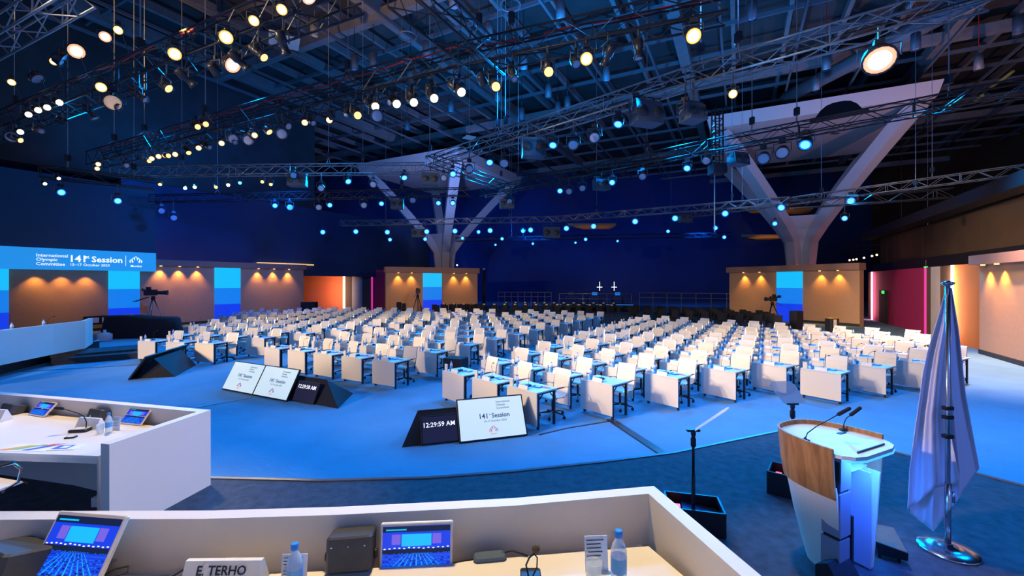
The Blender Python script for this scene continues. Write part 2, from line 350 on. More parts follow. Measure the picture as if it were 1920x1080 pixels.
for k in range(-7, 16):
    c = base0 + d1 * (k * 3.6) + d2 * 4; big = (k % 5 == 0)
    o = beam(c, d2, 90, .5 if big else .12, .6 if big else .25, 18.5 if big else 18.9, M['beam'] if big else M['duct']).build('ceiling_beam'); struct(o)
# long thin service rails below the beams
for k in range(-9, 10):
    c = base0 + d2 * (k * 4.1 + 2.6) + d1 * 8
    struct(beam(c, d1, 70, .12, .18, 17.6, M['duct']).build('ceiling_rail'))
# heavy sloping duct near the upper right
o = MB(); o.tube([(24, 17, 17.2), (21.2, 33.0, 17.2)], .5, M['duct'], 8); tag(o.build('ceiling_duct'), 'large dark duct slanting under the roof at the upper right', 'duct')

# ------------------------------------------------------------------ mushroom columns
def mushroom(name, ctr, half, label, s=1):
    r = empty(name, (ctr[0], ctr[1], 0), 0, label, 'column')
    zt = 15.3
    q = [(d1 * a + d2 * b2) * half for a, b2 in ((-1, -1), (-1, 1), (1, 1), (1, -1))]
    b = MB(); vs = [(p.x * .965, p.y * .965, zt) for p in q] + [(p.x, p.y, zt + .95) for p in q]
    b.add(vs, [(3, 2, 1, 0), (4, 5, 6, 7)] + [(i, (i + 1) % 4, 4 + (i + 1) % 4, 4 + i) for i in range(4)], M['canopy'])
    b.build('canopy', r)
    b = MB(); b.box((0, 0, zt - .03), (.4, .4, .05), M['dgrey']); b.box((1.5, -2, zt - .02), (.6, .3, .04), M['dgrey']); b.box((-2, -3.4, zt - .02), (.8, .2, .04), M['dgrey'])
    b.build('canopy_vent', r)
    for p in q:
        d = p.normalized(); b = MB(); L = p.length * .86
        pts = []
        for i in range(15):
            t = i / 14; 
            if t < .5: z = 14 * t * .62 * 1.0; z = t / .5 * 6.6; rad = .55 + .35 * (t / .5) ** 3
            else: u = (t - .5) / .5; z = 6.6 + u * (zt - 6.6); rad = .9 + (L - .9) * (u ** 1.12)
            pts.append((rad, z))
        side = Vector((-d.y, d.x, 0)); vs = []; n = len(pts)
        for i, (rad, z) in enumerate(pts):
            j0, j1 = max(0, i - 1), min(n - 1, i + 1); tx, tz = pts[j1][0] - pts[j0][0], pts[j1][1] - pts[j0][1]; ll = math.hypot(tx, tz); nx, nz = tz / ll, -tx / ll
            hw = .33 + .22 * i / n; th = .42
            for (sw, st) in ((-1, -1), (1, -1), (1, 1), (-1, 1)): vs.append(d * (rad + nx * th * st) + side * (hw * sw) + Vector((0, 0, z + nz * th * st)))
        for v in vs: v.z = max(0, min(zt, v.z))
        fs = [(0, 3, 2, 1), (4 * n - 4, 4 * n - 3, 4 * n - 2, 4 * n - 1)]
        for i in range(n - 1):
            for k in range(4): a = 4 * i; fs.append((a + k, a + (k + 1) % 4, a + 4 + (k + 1) % 4, a + 4 + k))
        b.add(vs, fs, M['column']); b.build('arm', r)
        # web plate between the arms
    b = MB(); n = 9; vs = []
    for i in range(n):
        z = 8.6 * i / (n - 1); rad = .75 + .25 * (z / 8.6) + (1.3 * ((z - 5) / 3.6) ** 2 if z > 5 else 0)
        for p in q: d = p.normalized(); vs.append((d.x * rad * .92, d.y * rad * .92, z))
    fs = [(3, 2, 1, 0), (4 * n - 4, 4 * n - 3, 4 * n - 2, 4 * n - 1)]
    for i in range(n - 1):
        for k in range(4): a = 4 * i; fs.append((a + k, a + (k + 1) % 4, a + 4 + (k + 1) % 4, a + 4 + k))
    b.add(vs, fs, M['column']); b.build('stem', r)
    return r
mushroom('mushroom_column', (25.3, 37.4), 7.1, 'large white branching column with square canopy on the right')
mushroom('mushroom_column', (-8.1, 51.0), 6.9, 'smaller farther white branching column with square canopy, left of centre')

# ------------------------------------------------------------------ decorated wall panels
CN = [0]
def dirv(a, b): d = Vector((b[0] - a[0], b[1] - a[1], 0)); return d.normalized(), d.length
def panelrun(name, a, b, specs, label, z1=3.75, capz=4.2, cap=True, thick=.5, lit=1):
    """free-standing display wall from plan point a to b (front face on the right of travel a->b)"""
    d, L = dirv(a, b); nrm = Vector((d.y, -d.x, 0))    # towards the hall
    r = empty(name, (a[0], a[1], 0), math.atan2(d.y, d.x), label, 'display wall')
    b_ = MB(); b_.box((L / 2, thick / 2, z1 / 2), (L, thick, z1), M['tan']); b_.build('panel', r)
    if cap: b_ = MB(); b_.box((L / 2, thick / 2 - .12, (z1 + capz) / 2), (L + .2, thick + .35, capz - z1), M['tandk']); b_.build('cornice', r)
    b_ = MB(); b_.box((L / 2, -.02, .09), (L, .04, .18), M['riser']); b_.build('skirting', r)
    for (t0, t1, kind) in specs:
        x0, x1 = L * t0, L * t1
        if kind == 'led':
            hh = [(0, 1.32, 'ledd'), (1.32, 2.5, 'ledb'), (2.5, z1 - .02, 'ledc')]
            b_ = MB()
            for z0, z2, mk in hh: b_.box(((x0 + x1) / 2, -.04, (z0 + z2) / 2), (x1 - x0, .08, z2 - z0), M[mk])
            b_.build('led_column', r)
        elif kind == 'spot':
            x = (x0 + x1) / 2
            b_ = MB(); b_.cyl((x, -.22, z1 + .01), (x, -.22, z1 - .05), .07, M['lensa'], n=10); o = b_.build('downlight', r)
            lp = Vector((a[0], a[1], 0)) + d * x + nrm * .22 + Vector((0, 0, z1 - .10))
            lamp('panel_downlight', 'SPOT', lp, 200 * lit, (1, .46, .06), lp + Vector((0, 0, -1)) - nrm * .10, .05, 82, .9)
    return r
def wl(px, P, d):                             # distance along plan line where it crosses image column px
    k = (px - CX) / FPX; return (k * P[1] - P[0]) / (d[0] - k * d[1])
# right leg panel with two lit bays
a, b = (18.7, 36.7), (22.9, 28.1)
d, L = dirv(a, b); f = lambda px: wl(px, a, d) / L
panelrun('display_wall', a, b, [(f(1457), f(1505), 'led')] + [(f(p), f(p) + .001, 'spot') for p in (1397, 1427, 1540, 1574)], 'tan display wall with blue light column in front of the right branching column')
# middle panel
a, b = (-11.1, 37.6), (-3.35, 41.4)
d, L = dirv(a, b); f = lambda px: wl(px, a, d) / L
panelrun('display_wall', a, b, [(f(793), f(828), 'led')] + [(f(p), f(p) + .001, 'spot') for p in (746, 771, 850, 873)], 'tan display wall with blue light column below the farther branching column', z1=3.8, capz=4.3)
# left wall, one run in the plane of the banner
LP = Vector((-26.9, 22.4, 0)); LD = Vector((math.cos(math.radians(58)), math.sin(math.radians(58)), 0))
def lpt(px): t = wl(px, LP, LD); return (LP.x + LD.x * t, LP.y + LD.y * t)
a = lpt(-160); b = lpt(569); d, L = dirv(a, b); f = lambda px: wl(px, a, d) / L
panelrun('display_wall', a, b, [(f(402), f(450), 'led'), (f(203), f(261), 'led'), (f(-60), f(16), 'led')] + [(f(p), f(p) + .001, 'spot') for p in (299, 334, 368, 482, 511, 539)],
         'long tan display wall with blue light columns on the far left', z1=4.02, capz=4.42, lit=1.15)
for p in (66, 115, 160):
    q = Vector((*lpt(p), 0)); n_ = Vector((LD.y, -LD.x, 0)); lp = q + n_ * .35 + Vector((0, 0, 3.50))
    lamp('panel_downlight', 'SPOT', lp, 120, (1, .46, .06), lp + Vector((0, 0, -1)) - n_ * .15, .05, 90, .9)
# rust, brown, grey and magenta portal panels beyond it
def plainrun(a, b, segs, z1, name, label, thick=.3):
    d, L = dirv(a, b); r = empty(name, (a[0], a[1], 0), math.atan2(d.y, d.x), label, 'wall panel')
    for (x0, x1, mk, nm) in segs:
        w_ = x1 - x0; bb = MB(); bb.box(((x0 + x1) / 2, thick / 2 - (.03 if 'strip' in mk else 0), z1 / 2), (w_, thick, z1), M[mk]); bb.build(nm, r)
    return r
a, b = (-21.8, 41.5), (-12.6, 45.6); d, L = dirv(a, b); f = lambda px: max(0, min(L, wl(px, a, d)))
plainrun(a, b, [(f(545), f(643), 'redor', 'rust_panel'), (f(643), f(647), 'strip', 'light_strip'), (f(647), f(660), 'brown', 'brown_panel'), (f(660), f(679), 'grey', 'grey_panel'),
                (f(679), f(696), 'brown', 'brown_panel'), (f(696), f(699), 'magstrip', 'light_strip'), (f(699), f(735), 'magenta', 'magenta_panel')], 4.25, 'portal_wall', 'rust, grey and magenta wall panels beyond the left end of the seating')
# right wall portal
RP = Vector((18.5, 15.2, 0)); RD = Vector((.469, .883, 0))
def rpt(px): t = wl(px, RP, RD); return (RP.x + RD.x * t, RP.y + RD.y * t)
a, b = rpt(1628), rpt(1868); d, L = dirv(a, b); f = lambda px: max(0, min(L, wl(px, a, d)))
plainrun(a, b, [(f(q0), f(q1), mk, nm) for (q0, q1, mk, nm) in
         [(1628, 1634, 'brown', 'brown_panel'), (1634, 1637, 'strippink', 'light_strip'), (1637, 1734, 'magenta', 'magenta_panel'), (1734, 1737, 'magstrip', 'light_strip'), (1737, 1745, 'brown', 'brown_panel'),
          (1745, 1763, 'grey', 'grey_panel'), (1763, 1784, 'brown', 'brown_panel'), (1784, 1789, 'strip', 'light_strip'), (1789, 1871, 'orange', 'orange_panel')]], 3.75, 'portal_wall', 'magenta and orange wall panels along the right side of the hall')
dd = RD; nn = Vector((-dd.y, dd.x, 0))
q0, q1 = rpt(1650), rpt(1666)
o = MB().wall([(q0[0] + nn.x * .02, q0[1] + nn.y * .02), (q1[0] + nn.x * .02, q1[1] + nn.y * .02)], 0, 2.35, -.04, M['blackfab']).build('door_1'); struct(o)
o = MB().wall([(q0[0] * .6 + q1[0] * .4 + nn.x * .05, q0[1] * .6 + q1[1] * .4 + nn.y * .05), (q0[0] * .35 + q1[0] * .65 + nn.x * .05, q0[1] * .35 + q1[1] * .65 + nn.y * .05)], 2.12, 2.32, -.05, M['green']).build('exit_sign')
tag(o, 'small glowing green sign above the black door in the magenta wall', 'exit sign')
a = rpt(1869); b = (RP.x - RD.x * 5, RP.y - RD.y * 5)
a = (a[0] + nn.x * .5, a[1] + nn.y * .5); b = (b[0] + nn.x * .5, b[1] + nn.y * .5)
panelrun('display_wall', a, b, [(.12, .121, 'spot'), (.26, .261, 'spot')], 'tan display wall with cornice at the right edge', z1=3.62, capz=4.0, lit=1.6)[ 'category'] = 'display wall'
# lights strips beside coloured walls
for px, c, e in ((1787, (1, .60, .38), 130), (1636, (1, .35, .4), 120)):
    q = rpt(px); lamp('strip_glow_light', 'AREA', (q[0] + nn.x * .5, q[1] + nn.y * .5, 2), e, c, (q[0], q[1], 2), .3, sy=3.4)
q = Vector((-17.6, 43.2, 2)); lamp('strip_glow_light', 'AREA', (-16.6, 42.2, 2), 160, (1, .6, .35), (-18.4, 43.0, 2), .3, sy=3.4)
# upper wall of gold and bronze boards behind the right panels
o_ = Vector((1.9, -1.0, 0)); up = []
r = empty('upper_wall_cladding', (0, 0, 0), 0, 'upper wall of gold and dark bronze boards above the right side panels', 'wall cladding')
t = -5.0; k = 0
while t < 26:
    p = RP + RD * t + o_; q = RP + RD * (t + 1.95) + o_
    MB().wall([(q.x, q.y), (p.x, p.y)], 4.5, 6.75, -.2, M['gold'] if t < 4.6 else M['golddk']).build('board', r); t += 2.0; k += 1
bb = MB(); p = RP + RD * -5 + o_ + Vector((-.4, .2, 0)); q = RP + RD * 27 + o_ + Vector((-.4, .2, 0)); bb.wall([(q.x, q.y), (p.x, p.y)], 0, 4.5, -.3, M['black']); bb.build('backing', r)
bb = MB(); bb.wall([(q.x - .3, q.y), (p.x - .3, p.y)], 6.7, 7.3, -.9, M['black']); bb.build('ceiling_edge', r)
lamp('gold_wall_light', 'SPOT', (14.5, 12, 5.2), 1500, (1, .66, .3), (20, 15, 5.6), .2, 90, .9)
lamp('added_right_wall_fill', 'SPOT', (10, 8, 7), 3600, (1, .72, .5), (21, 21, 1.6), .2, 60, .9)  # added warm fill for the right wall panels
lamp('added_right_wall_fill', 'SPOT', (8, 25, 7), 3200, (1, .72, .6), (23, 22.5, 1.6), .2, 55, .8)  # added fill to lift the magenta panels
lamp('right_floor_light', 'SPOT', (15, 14, 8.5), 7500, (1, .62, .50), (15.5, 14.5, 0), .2, 75, .9)
lamp('added_right_wall_fill', 'SPOT', (12, 5, 7), 1700, (1, .76, .56), (18.6, 15.5, 1.5), .2, 70, .9)  # added fill towards the near end of the right wall

# ------------------------------------------------------------------ left screen, banner, glass wall
a = lpt(-160); b = lpt(285); d, L = dirv(a, b); nL = Vector((d.y, -d.x, 0)); ang = math.atan2(d.y, d.x)
r = empty('led_screen', (a[0] + nL.x * .45, a[1] + nL.y * .45, 0), ang, 'huge dark unlit screen hanging over the banner on the far left', 'screen')
b_ = MB(); b_.box((L / 2, 0, 6.85), (L, .25, 4.1), M['screenoff']); b_.build('panel', r)
b_ = MB(); b_.box((L / 2, .2, 6.85), (L - .3, .2, 3.8), M['black']); b_.build('back_frame', r)
r = empty('banner_screen', (a[0] + nL.x * .5, a[1] + nL.y * .5, 0), ang, 'bright blue banner screen with white session title on the far left', 'screen')
b_ = MB(); b_.box((L / 2, 0, 4.21), (L, .3, 1.18), M['banner']); b_.build('panel', r)
FB = frame((0, 0, 0), (1, 0, 0), (0, 0, 1))
org = (a[0] + nL.x * .5, a[1] + nL.y * .5)
def bt(px): return wl(px, org, d)
def bz(py, px): t = bt(px); Y = org[1] + d.y * t; return ZY(py, Y)
def btext(tx, px, py, size, bold=0, nm='lettering'):
    text(nm, tx, size, M['bannerw'], r, Matrix.Translation((bt(px), -.156, bz(py, px))) @ FB, bold=bold)
btext('International', 66, 478.3, .24, .003); btext('Olympic', 66, 486.2, .24, .003); btext('Committee', 66, 494.6, .24, .003)
btext('141', 127, 485.2, .52, .012); btext('st', 157.5, 482, .26, .006); btext('Session', 170, 486.8, .47, .010); btext('15–17 October 2023', 129, 496.2, .20, .002); btext('Mumbai', 243, 499, .17, .003)
b_ = MB(); b_.box((bt(234), -.155, bz(489, 234)), (.02, .012, .62), M['bannerw']); b_.build('divider', r)
def emblem(b_, cx, cz, s, mats, y=-.16, th=.012):
    # open crown of small arched petals around a pointed centre
    k = 0
    for (ax, az, w_, h_) in ((-.42, .10, .2, .26), (-.22, .30, .2, .26), (0, .42, .24, .30), (.22, .30, .2, .26), (.42, .10, .2, .26)):
        p = [(-w_ / 2, 0), (-w_ / 2, h_ * .5), (0, h_), (w_ / 2, h_ * .5), (w_ / 2, 0)]
        b_.tube([(cx + (ax + q[0]) * s, y, cz + (az - .25 + q[1]) * s) for q in p], .035 * s, mats[k % len(mats)], 5); k += 1
    for ax in (-.5, -.28, .28, .5):
        b_.cyl((cx + ax * s, y, cz - .24 * s), (cx + ax * s, y, cz - .02 * s), .045 * s, mats[k % len(mats)], n=6); k += 1
b_ = MB(); emblem(b_, bt(253), bz(489, 253), .56, [M['bannerw']], y=-.165); b_.build('emblem', r)
# glass wall behind
a = lpt(240); b = lpt(820); a = (a[0] - nL.x * 1.2, a[1] - nL.y * 1.2); b = (b[0] - nL.x * 1.2, b[1] - nL.y * 1.2)
struct(MB().wall([a, b], 3.5, 9.6, .3, M['glasswall']).build('window_1'))
a2 = lpt(-300); c2 = lpt(610)
struct(MB().wall([(a2[0] - nL.x * 1.6, a2[1] - nL.y * 1.6), (c2[0] - nL.x * 1.6, c2[1] - nL.y * 1.6)], 9.7, 19.8, 1.0, M['ceil']).build('wall_bulkhead'))
mat('gold_strip', (1, .7, .3), .4, emit=(1, .55, .18), es=.9); M['gstrip'] = MATS['gold_strip']; p, q = lpt(495), lpt(600)
o = MB().wall([(p[0] - nL.x * .9, p[1] - nL.y * .9), (q[0] - nL.x * .9, q[1] - nL.y * .9)], 4.45, 4.56, .2, M['gstrip']).build('light_strip'); tag(o, 'thin warm light line above the left display wall cornice', 'light strip')

# ------------------------------------------------------------------ rear of the hall
def black_chair_mesh():
    b = MB(); b.rbox((0, 0, .45), (.46, .45, .07), M['blackfab'], .03); b.rbox((0, .23, .75), (.45, .05, .52), M['blackfab'], .03, Matrix.Rotation(-.12, 3, 'X'))
    for sx in (-1, 1):
        for sy in (-1, 1): b.cyl((sx * .2, sy * .19, 0), (sx * .2, sy * .19, .43), .013, M['black'], n=5)
    return b
bc = black_chair_mesh().mesh('black_chair')
cardm = MB().rbox((0, .24, .98), (.2, .1, .09), M['paper'], .01).mesh('white_card')
def bchair(x, y, rz, label, grp):
    o = bpy.data.objects.new('black_chair', bc); COL.objects.link(o); o.location = (x, y, 0); o.rotation_euler = (0, 0, rz); tag(o, label, 'chair', grp); return o
for rw, (n, x0, y0, Z) in enumerate([(17, -6.2, 38.3, 1), (12, -.6, 41.2, 1)]):
    for i in range(n):
        x = x0 + i * .92; bchair(x, y0 - i * .12, math.radians(-6), f"black chair in the {['nearer', 'farther'][rw]} row behind the desks, {ORD[i]} from its left", 'black chairs behind the desks')
        o = bpy.data.objects.new('headrest_card', cardm); COL.objects.link(o); o.location = (x, y0 - i * .12, 0); o.rotation_euler = (0, 0, math.radians(-6))
        tag(o, f"white card on the black chair in the {['nearer', 'farther'][rw]} rear row, {ORD[i]} from left", 'card', 'white cards on the rear chairs')
for rw in range(4):
    for i in range(10):
        p = Vector((8.9, 31.5, 0)) + Vector((1.0, .0, 0)) * 0 + Vector((.75, -.80, 0)) * (i * .95) + Vector((.5, 1.5, 0)) * rw
        bchair(p.x, p.y, math.radians(-46), f"dark chair of rear right theatre seating, {ORD[rw]} row, {ORD[i]} seat from left", 'dark theatre chairs behind the right seating block')
for rw in range(2):
    for i in range(6):
        bchair(-6.2 + i * .7 - rw * .4, 35.6 + i * .2 + rw * 1.1, math.radians(27), f"black chair right of the middle blue light column, {['near', 'far'][rw]} row, {ORD[i]} from left", 'black chairs in front of the middle display wall')
# production platform with rail and desks
r = empty('production_platform', (8.6, 44.6, 0), math.radians(-8), 'raised black control platform with rails and lit blue edge at the hall rear', 'platform')
MB().box((0, 0, .35), (7.5, 3, .7), M['riser']).build('deck', r); MB().box((0, -1.52, .68), (7.5, .06, .05), M['ledb']).build('edge_strip', r)
MB().box((0, -1.8, .2), (7.5, .5, .4), M['riser']).build('step', r)
b = MB()
for x in (-3.6, -1.2, 1.2, 3.6): b.cyl((x, -1.3, .7), (x, -1.3, 1.8), .03, M['steel'], n=6)
for z in (1.25, 1.78): b.cyl((-3.6, -1.3, z), (3.6, -1.3, z), .025, M['steel'], n=6)
b.build('guard_rail', r)
for i, (x, y, w_) in enumerate([(6.2, 44.7, 1.4), (8.6, 44.4, 1.6), (10.9, 44.1, 1.2)]):
    t_ = empty('control_desk', (x, y, .7), 0, f"dark control desk on the rear platform, {['left', 'middle', 'right'][i]} one", 'desk', 'control desks on the rear platform')
    MB().box((0, 0, .72), (w_, .6, .05), M['dgrey']).build('desk_top', t_)
    for sx in (-1, 1): MB().box((sx * w_ * .45, 0, .35), (.05, .5, .7), M['black']).build('leg', t_)
    m_ = empty('monitor', (x, y, 1.45), 0, f"small monitor on the {['left', 'middle', 'right'][i]} control desk of the rear platform", 'monitor', 'monitors on the rear platform')
    MB().rbox((0, 0, .3), (.6, .04, .36), M['black'], .01).build('housing', m_); MB().box((0, -.025, .3), (.55, .01, .3), M[('redled', 'ledb', 'ledb')[i]] if i else M['scrd']).build('display', m_)
    MB().cyl((0, 0, 0), (0, 0, .14), .03, M['black'], n=6).build('stand', m_)
for x in (7.8, 9.1):
    o = MB(); Z = 2.25; o.box((0, 0, 0), (.07, .08, 1.0), M['bannerw']); o.box((0, 0, -.1), (.6, .08, .1), M['bannerw']); o = o.build('lit_marker', None, (x * 1.25, 47.5, 2.5)); 
    MB().cyl((0, 0, -2.5), (0, 0, -.5), .04, M['black'], n=6).build('stand', o)
    tag(o, f"small white cross shaped light on a stand behind the rear platform, {'left' if x < 8 else 'right'} one", 'light', 'cross lights behind the rear platform')
for (x0, y0, x1, y1, lb) in [(-1.5, 46, 4.2, 45.6, 'left'), (13, 43.5, 22.4, 38.6, 'right')]:
    r = empty('guard_railing', (0, 0, 0), 0, f"long thin steel railing {lb} of the rear control platform", 'railing'); b = MB(); n = 8
    for i in range(n + 1): t = i / n; b.cyl((x0 + (x1 - x0) * t, y0 + (y1 - y0) * t, 0), (x0 + (x1 - x0) * t, y0 + (y1 - y0) * t, 1.9), .025, M['steel'], n=5)
    b.build('post', r); b = MB()
    for z in (1.4, 1.88): b.cyl((x0, y0, z), (x1, y1, z), .03, M['steel'], n=5)
    b.build('rail', r)
o = MB(); o.tube([(0, 0, 0), (0, 0, 4.2)], .16, M['steeldk'], 8); o.box((0, 0, .05), (.8, .8, .1), M['black']); o.cyl((0, 0, 4.2), (0, 0, 4.4), .1, M['lenspale'], n=8)
tag(o.build('lighting_tower', None, (-2.9, 44, 0)), 'slim dark lighting tower right of the middle display wall', 'light tower')
# small lamp strings and exit signs
for i, (px, py) in enumerate([(705, 488), (722, 488), (737, 489), (754, 490), (768, 491.5), (778, 492), (790, 492.5), (803, 493.5), (857, 497)]):
    o = MB().lathe([(.01, -.14), (.12, -.06), (.12, .06), (.01, .14)], M['bulb'], n=8).build('string_lamp', None, (XY(px, 64), 64, ZY(py, 64)))
    MB().cyl((0, 0, .12), (0, 1.8, .3), .03, M['black'], n=5).build('bracket', o)
    tag(o, f"tiny warm lamp on the distant wall behind the middle display wall, {ORD[i]} from left", 'lamp', 'tiny lamps on the far wall')
for i, (px, py) in enumerate([(1593, 488), (1600, 487), (1606, 486), (1620, 483.5), (1635, 480), (1644, 478), (1663, 475), (1673, 473)]):
    Y = 52 - i * .9; o = MB().lathe([(.01, -.12), (.1, -.06), (.1, .06), (.01, .12)], M['bulb'], n=8).build('string_lamp', None, (XY(px, Y), Y, ZY(py, Y)))
    MB().cyl((0, 0, .1), (0, 0, 2.6), .015, M['black'], n=5).build('drop_wire', o)
    tag(o, f"tiny warm lamp in the string beyond the magenta wall, {ORD[i]} from left", 'lamp', 'tiny lamps beyond the magenta wall')
for (px, py, Y, w_, h_, lb) in [(1690, 469, 38, .85, .35, 'bright green exit sign hanging beyond the magenta wall'), (697, 487.5, 62, .6, .4, 'small green exit sign on the distant wall left of the lamps'), (1736, 501, 25, .15, .1, 'tiny green indicator light at the top end of the magenta wall')]:
    o = MB().box((0, 0, 0), (w_, .1, h_), M['green']).build('exit_sign', None, (XY(px, Y), Y, ZY(py, Y))); MB().cyl((0, 0, h_ / 2), (0, 0, 19.0 - ZY(py, Y) if w_ > .2 else .4), .02, M['black'], n=5).build('hanger', o); tag(o, lb, 'exit sign')

# ------------------------------------------------------------------ desks, chairs and what lies on them
DW, DD = .86, .62
def desk_parts(full):
    """local origin: front left floor corner, x along the front, y towards the seat"""
    P = {}
    b = MB(); b.rbox((DW / 2, DD / 2, .727), (DW, DD, .03), M['white'], .008); P['desk_top'] = b
    b = MB(); b.rbox((DW / 2, .012, .395), (DW, .022, .63), M['white'], .004); P['modesty_panel'] = b
    for nm, x, y in (('leg', DW - .05, .09), ('leg2', DW - .05, DD - .05), ('leg3', .05, .09), ('leg4', .05, DD - .05)):
        b = MB(); b.box((x, y, .36), (.04, .045, .70), M['black']); P[nm] = b; P['glide_foot' + nm[3:]] = MB().cyl((x, y, 0), (x, y, .03), .028, M['black'], n=8)
    for k_, x in enumerate((DW - .05, .05)):
        b = MB(); P['side_brace' + '2' * k_] = b; b.box((x, DD / 2 + .02, .69), (.035, DD - .16, .035), M['black'])
        b.cyl((x, .13, .58), (x, .26, .70), .012, M['black'], n=5); b.cyl((x, DD - .09, .58), (x, DD - .2, .70), .012, M['black'], n=5)
    P['crossbar'] = MB().box((DW / 2, .10, .12), (DW - .1, .03, .04), M['black'])
    return P
def merge(parts):
    b = MB()
    for p in parts:
        k = len(b.v); b.v += p.v
        for f_, m_, s_ in zip(p.f, p.m, p.sm): b.f.append(tuple(k + i for i in f_)); b.m.append(b.mi(p.ms[m_])); b.sm.append(s_)
    return b
DP = desk_parts(True); desk_far = merge(DP.values()).mesh('desk')
DPM = {k: v.mesh(k) for k, v in DP.items()}
def chair_parts():
    P = {}
    b = MB(); n = 7; vs = []
    prof = [(-.23, .455), (-.20, .475), (-.05, .468), (.10, .462), (.19, .475), (.235, .53), (.255, .62), (.275, .75), (.30, .88), (.325, .97), (.35, 1.0)]
    for (y, z) in prof[:6]: vs += [(-.23, y, z), (.23, y, z), (.23, y, z - .02), (-.23, y, z - .02)]
    def strip(b, pr, dy, dz, mt):
        vs = []
        for (y, z) in pr: vs += [(-.232, y, z), (.232, y, z), (.232, y + dy, z + dz), (-.232, y + dy, z + dz)]
        N = len(pr); fs = [(0, 1, 2, 3), (4 * N - 1, 4 * N - 2, 4 * N - 3, 4 * N - 4)]
        for i in range(N - 1):
            for k in range(4): a_ = 4 * i; fs.append((a_ + k, a_ + 4 + k, a_ + 4 + (k + 1) % 4, a_ + (k + 1) % 4))
        b.add(vs, fs, mt)
    strip(b, prof[:6], 0, -.02, M['chair']); P['seat'] = b
    b = MB(); strip(b, prof[5:], .02, -.004, M['chair'])
    for z in (.66, .76, .86): y = .26 + (z - .62) * .16; b.box((0, y - .006, z), (.44, .008, .006), M['white'])
    P['backrest'] = b
    b = MB()
    for sx in (-1, 1): b.tube([(sx * .24, y, z - .01) for (y, z) in prof], .011, M['chrome'], 5)
    b.cyl((-.24, .12, .44), (.24, .12, .44), .012, M['chrome'], n=5); b.cyl((-.24, -.08, .44), (.24, -.08, .44), .012, M['chrome'], n=5); P['frame'] = b
    for k, sx in (('armrest', -1), ('armrest2', 1)):
        b = MB(); b.tube([(sx * .25, -.10, .46), (sx * .285, -.15, .50), (sx * .29, -.17, .60), (sx * .29, -.12, .665), (sx * .29, .08, .68), (sx * .27, .20, .67), (sx * .25, .26, .645)], .012, M['chrome'], 6)
        b.rbox((sx * .29, -.02, .682), (.035, .2, .018), M['black'], .006); P[k] = b
    b = MB(); b.cyl((0, .02, .12), (0, .02, .43), .026, M['black'], n=8); b.box((0, .02, .43), (.2, .2, .03), M['black']); P['column'] = b
    b = MB(); 
    for i in range(5):
        t = 2 * PI * i / 5 + .3; b.tube([(0, .02, .115), (.15 * math.cos(t), .02 + .15 * math.sin(t), .10), (.29 * math.cos(t), .02 + .29 * math.sin(t), .075)], [.024, .018, .012], M['black'], 5)
    P['star_base'] = b
    for i in range(5):
        t = 2 * PI * i / 5 + .3; x, y = .29 * math.cos(t), .02 + .29 * math.sin(t); b = MB(); b.cyl((x - .02, y, .03), (x + .02, y, .03), .03, M['rubber'], n=8); b.cyl((x, y, .03), (x, y, .078), .01, M['black'], n=5); P['castor%d' % i] = b
    return P
CP = chair_parts(); chair_far = merge(CP.values()).mesh('swivel_chair'); CPM = {k: v.mesh(k) for k, v in CP.items()}
def bottle_mb(s=1.0, z=0):
    b = MB(); b.lathe([(.028 * s, 0), (.033 * s, .01), (.033 * s, .06), (.030 * s, .08), (.033 * s, .10), (.033 * s, .145), (.026 * s, .172), (.013 * s, .195), (.013 * s, .205)], M['plastic'], n=10); return b
capmb = MB().lathe([(.016, .203), (.016, .228), (.012, .230)], M['cap'], n=8); labmb = MB().lathe([(.0336, .065), (.0336, .125)], M['blabel'], n=10, cap=False)
BTM = dict(body=bottle_mb().mesh('body'), cap=capmb.mesh('cap'), label=labmb.mesh('label'))
bottle_far = merge([bottle_mb(), capmb, labmb]).mesh('water_bottle')
cardmesh = MB().rbox((0, 0, .08), (.10, .035, .16), M['white'], .004).mesh('table_card')
cupmesh = MB().lathe([(.028, 0), (.036, .09), (.032, .09), (.026, .008)], M['bglass'], n=10, cap=False).mesh('blue_tumbler')
plateM = MB().add([(-.13, -.035, 0), (.13, -.035, 0), (.13, -.012, .075), (-.13, -.012, .075), (-.13, .03, 0), (.13, .03, 0), (.13, -.004, .075), (-.13, -.004, .075)], [(0, 1, 2, 3), (5, 4, 7, 6), (3, 2, 6, 7), (0, 3, 7, 4), (1, 5, 6, 2), (0, 4, 5, 1)], M['paper']).mesh('name_plate')
def mic_parts(h=.36, lean=.16, foam=.011):
    P = {}
    P['base'] = MB().rbox((0, 0, .018), (.10, .13, .036), M['black'], .01)
    P['gooseneck'] = MB().tube([(0, .02, .03), (0, .025, h * .45), (lean * .2, -.01, h * .75), (lean * .6, -.03, h * .95), (lean, -.04, h * 1.02)], .004, M['black'], 5)
    P['capsule'] = MB().tube([(lean, -.04, h * 1.02), (lean + .05, -.045, h * 1.05)], foam, M['blackfab'], 6)
    return P
MP = mic_parts(); mic_far = merge(MP.values()).mesh('gooseneck_microphone'); MPM = {k: v.mesh(k) for k, v in MP.items()}
bookM = MB().rbox((0, 0, .008), (.21, .15, .016), M['blueprint'], .003).add([(-.03, -.02, .0165), (.07, -.02, .0165), (.07, .05, .0165), (-.03, .05, .0165)], [(0, 1, 2, 3)], M['paper']).mesh('booklet')
flyM = MB().box((0, 0, .003), (.16, .10, .006), M['redprint']).box((.05, .0, .0065), (.05, .09, .002), M['orprint']).mesh('leaflet')
sheetM = MB().box((0, 0, .003), (.21, .29, .006), M['paper']).mesh('paper_stack')
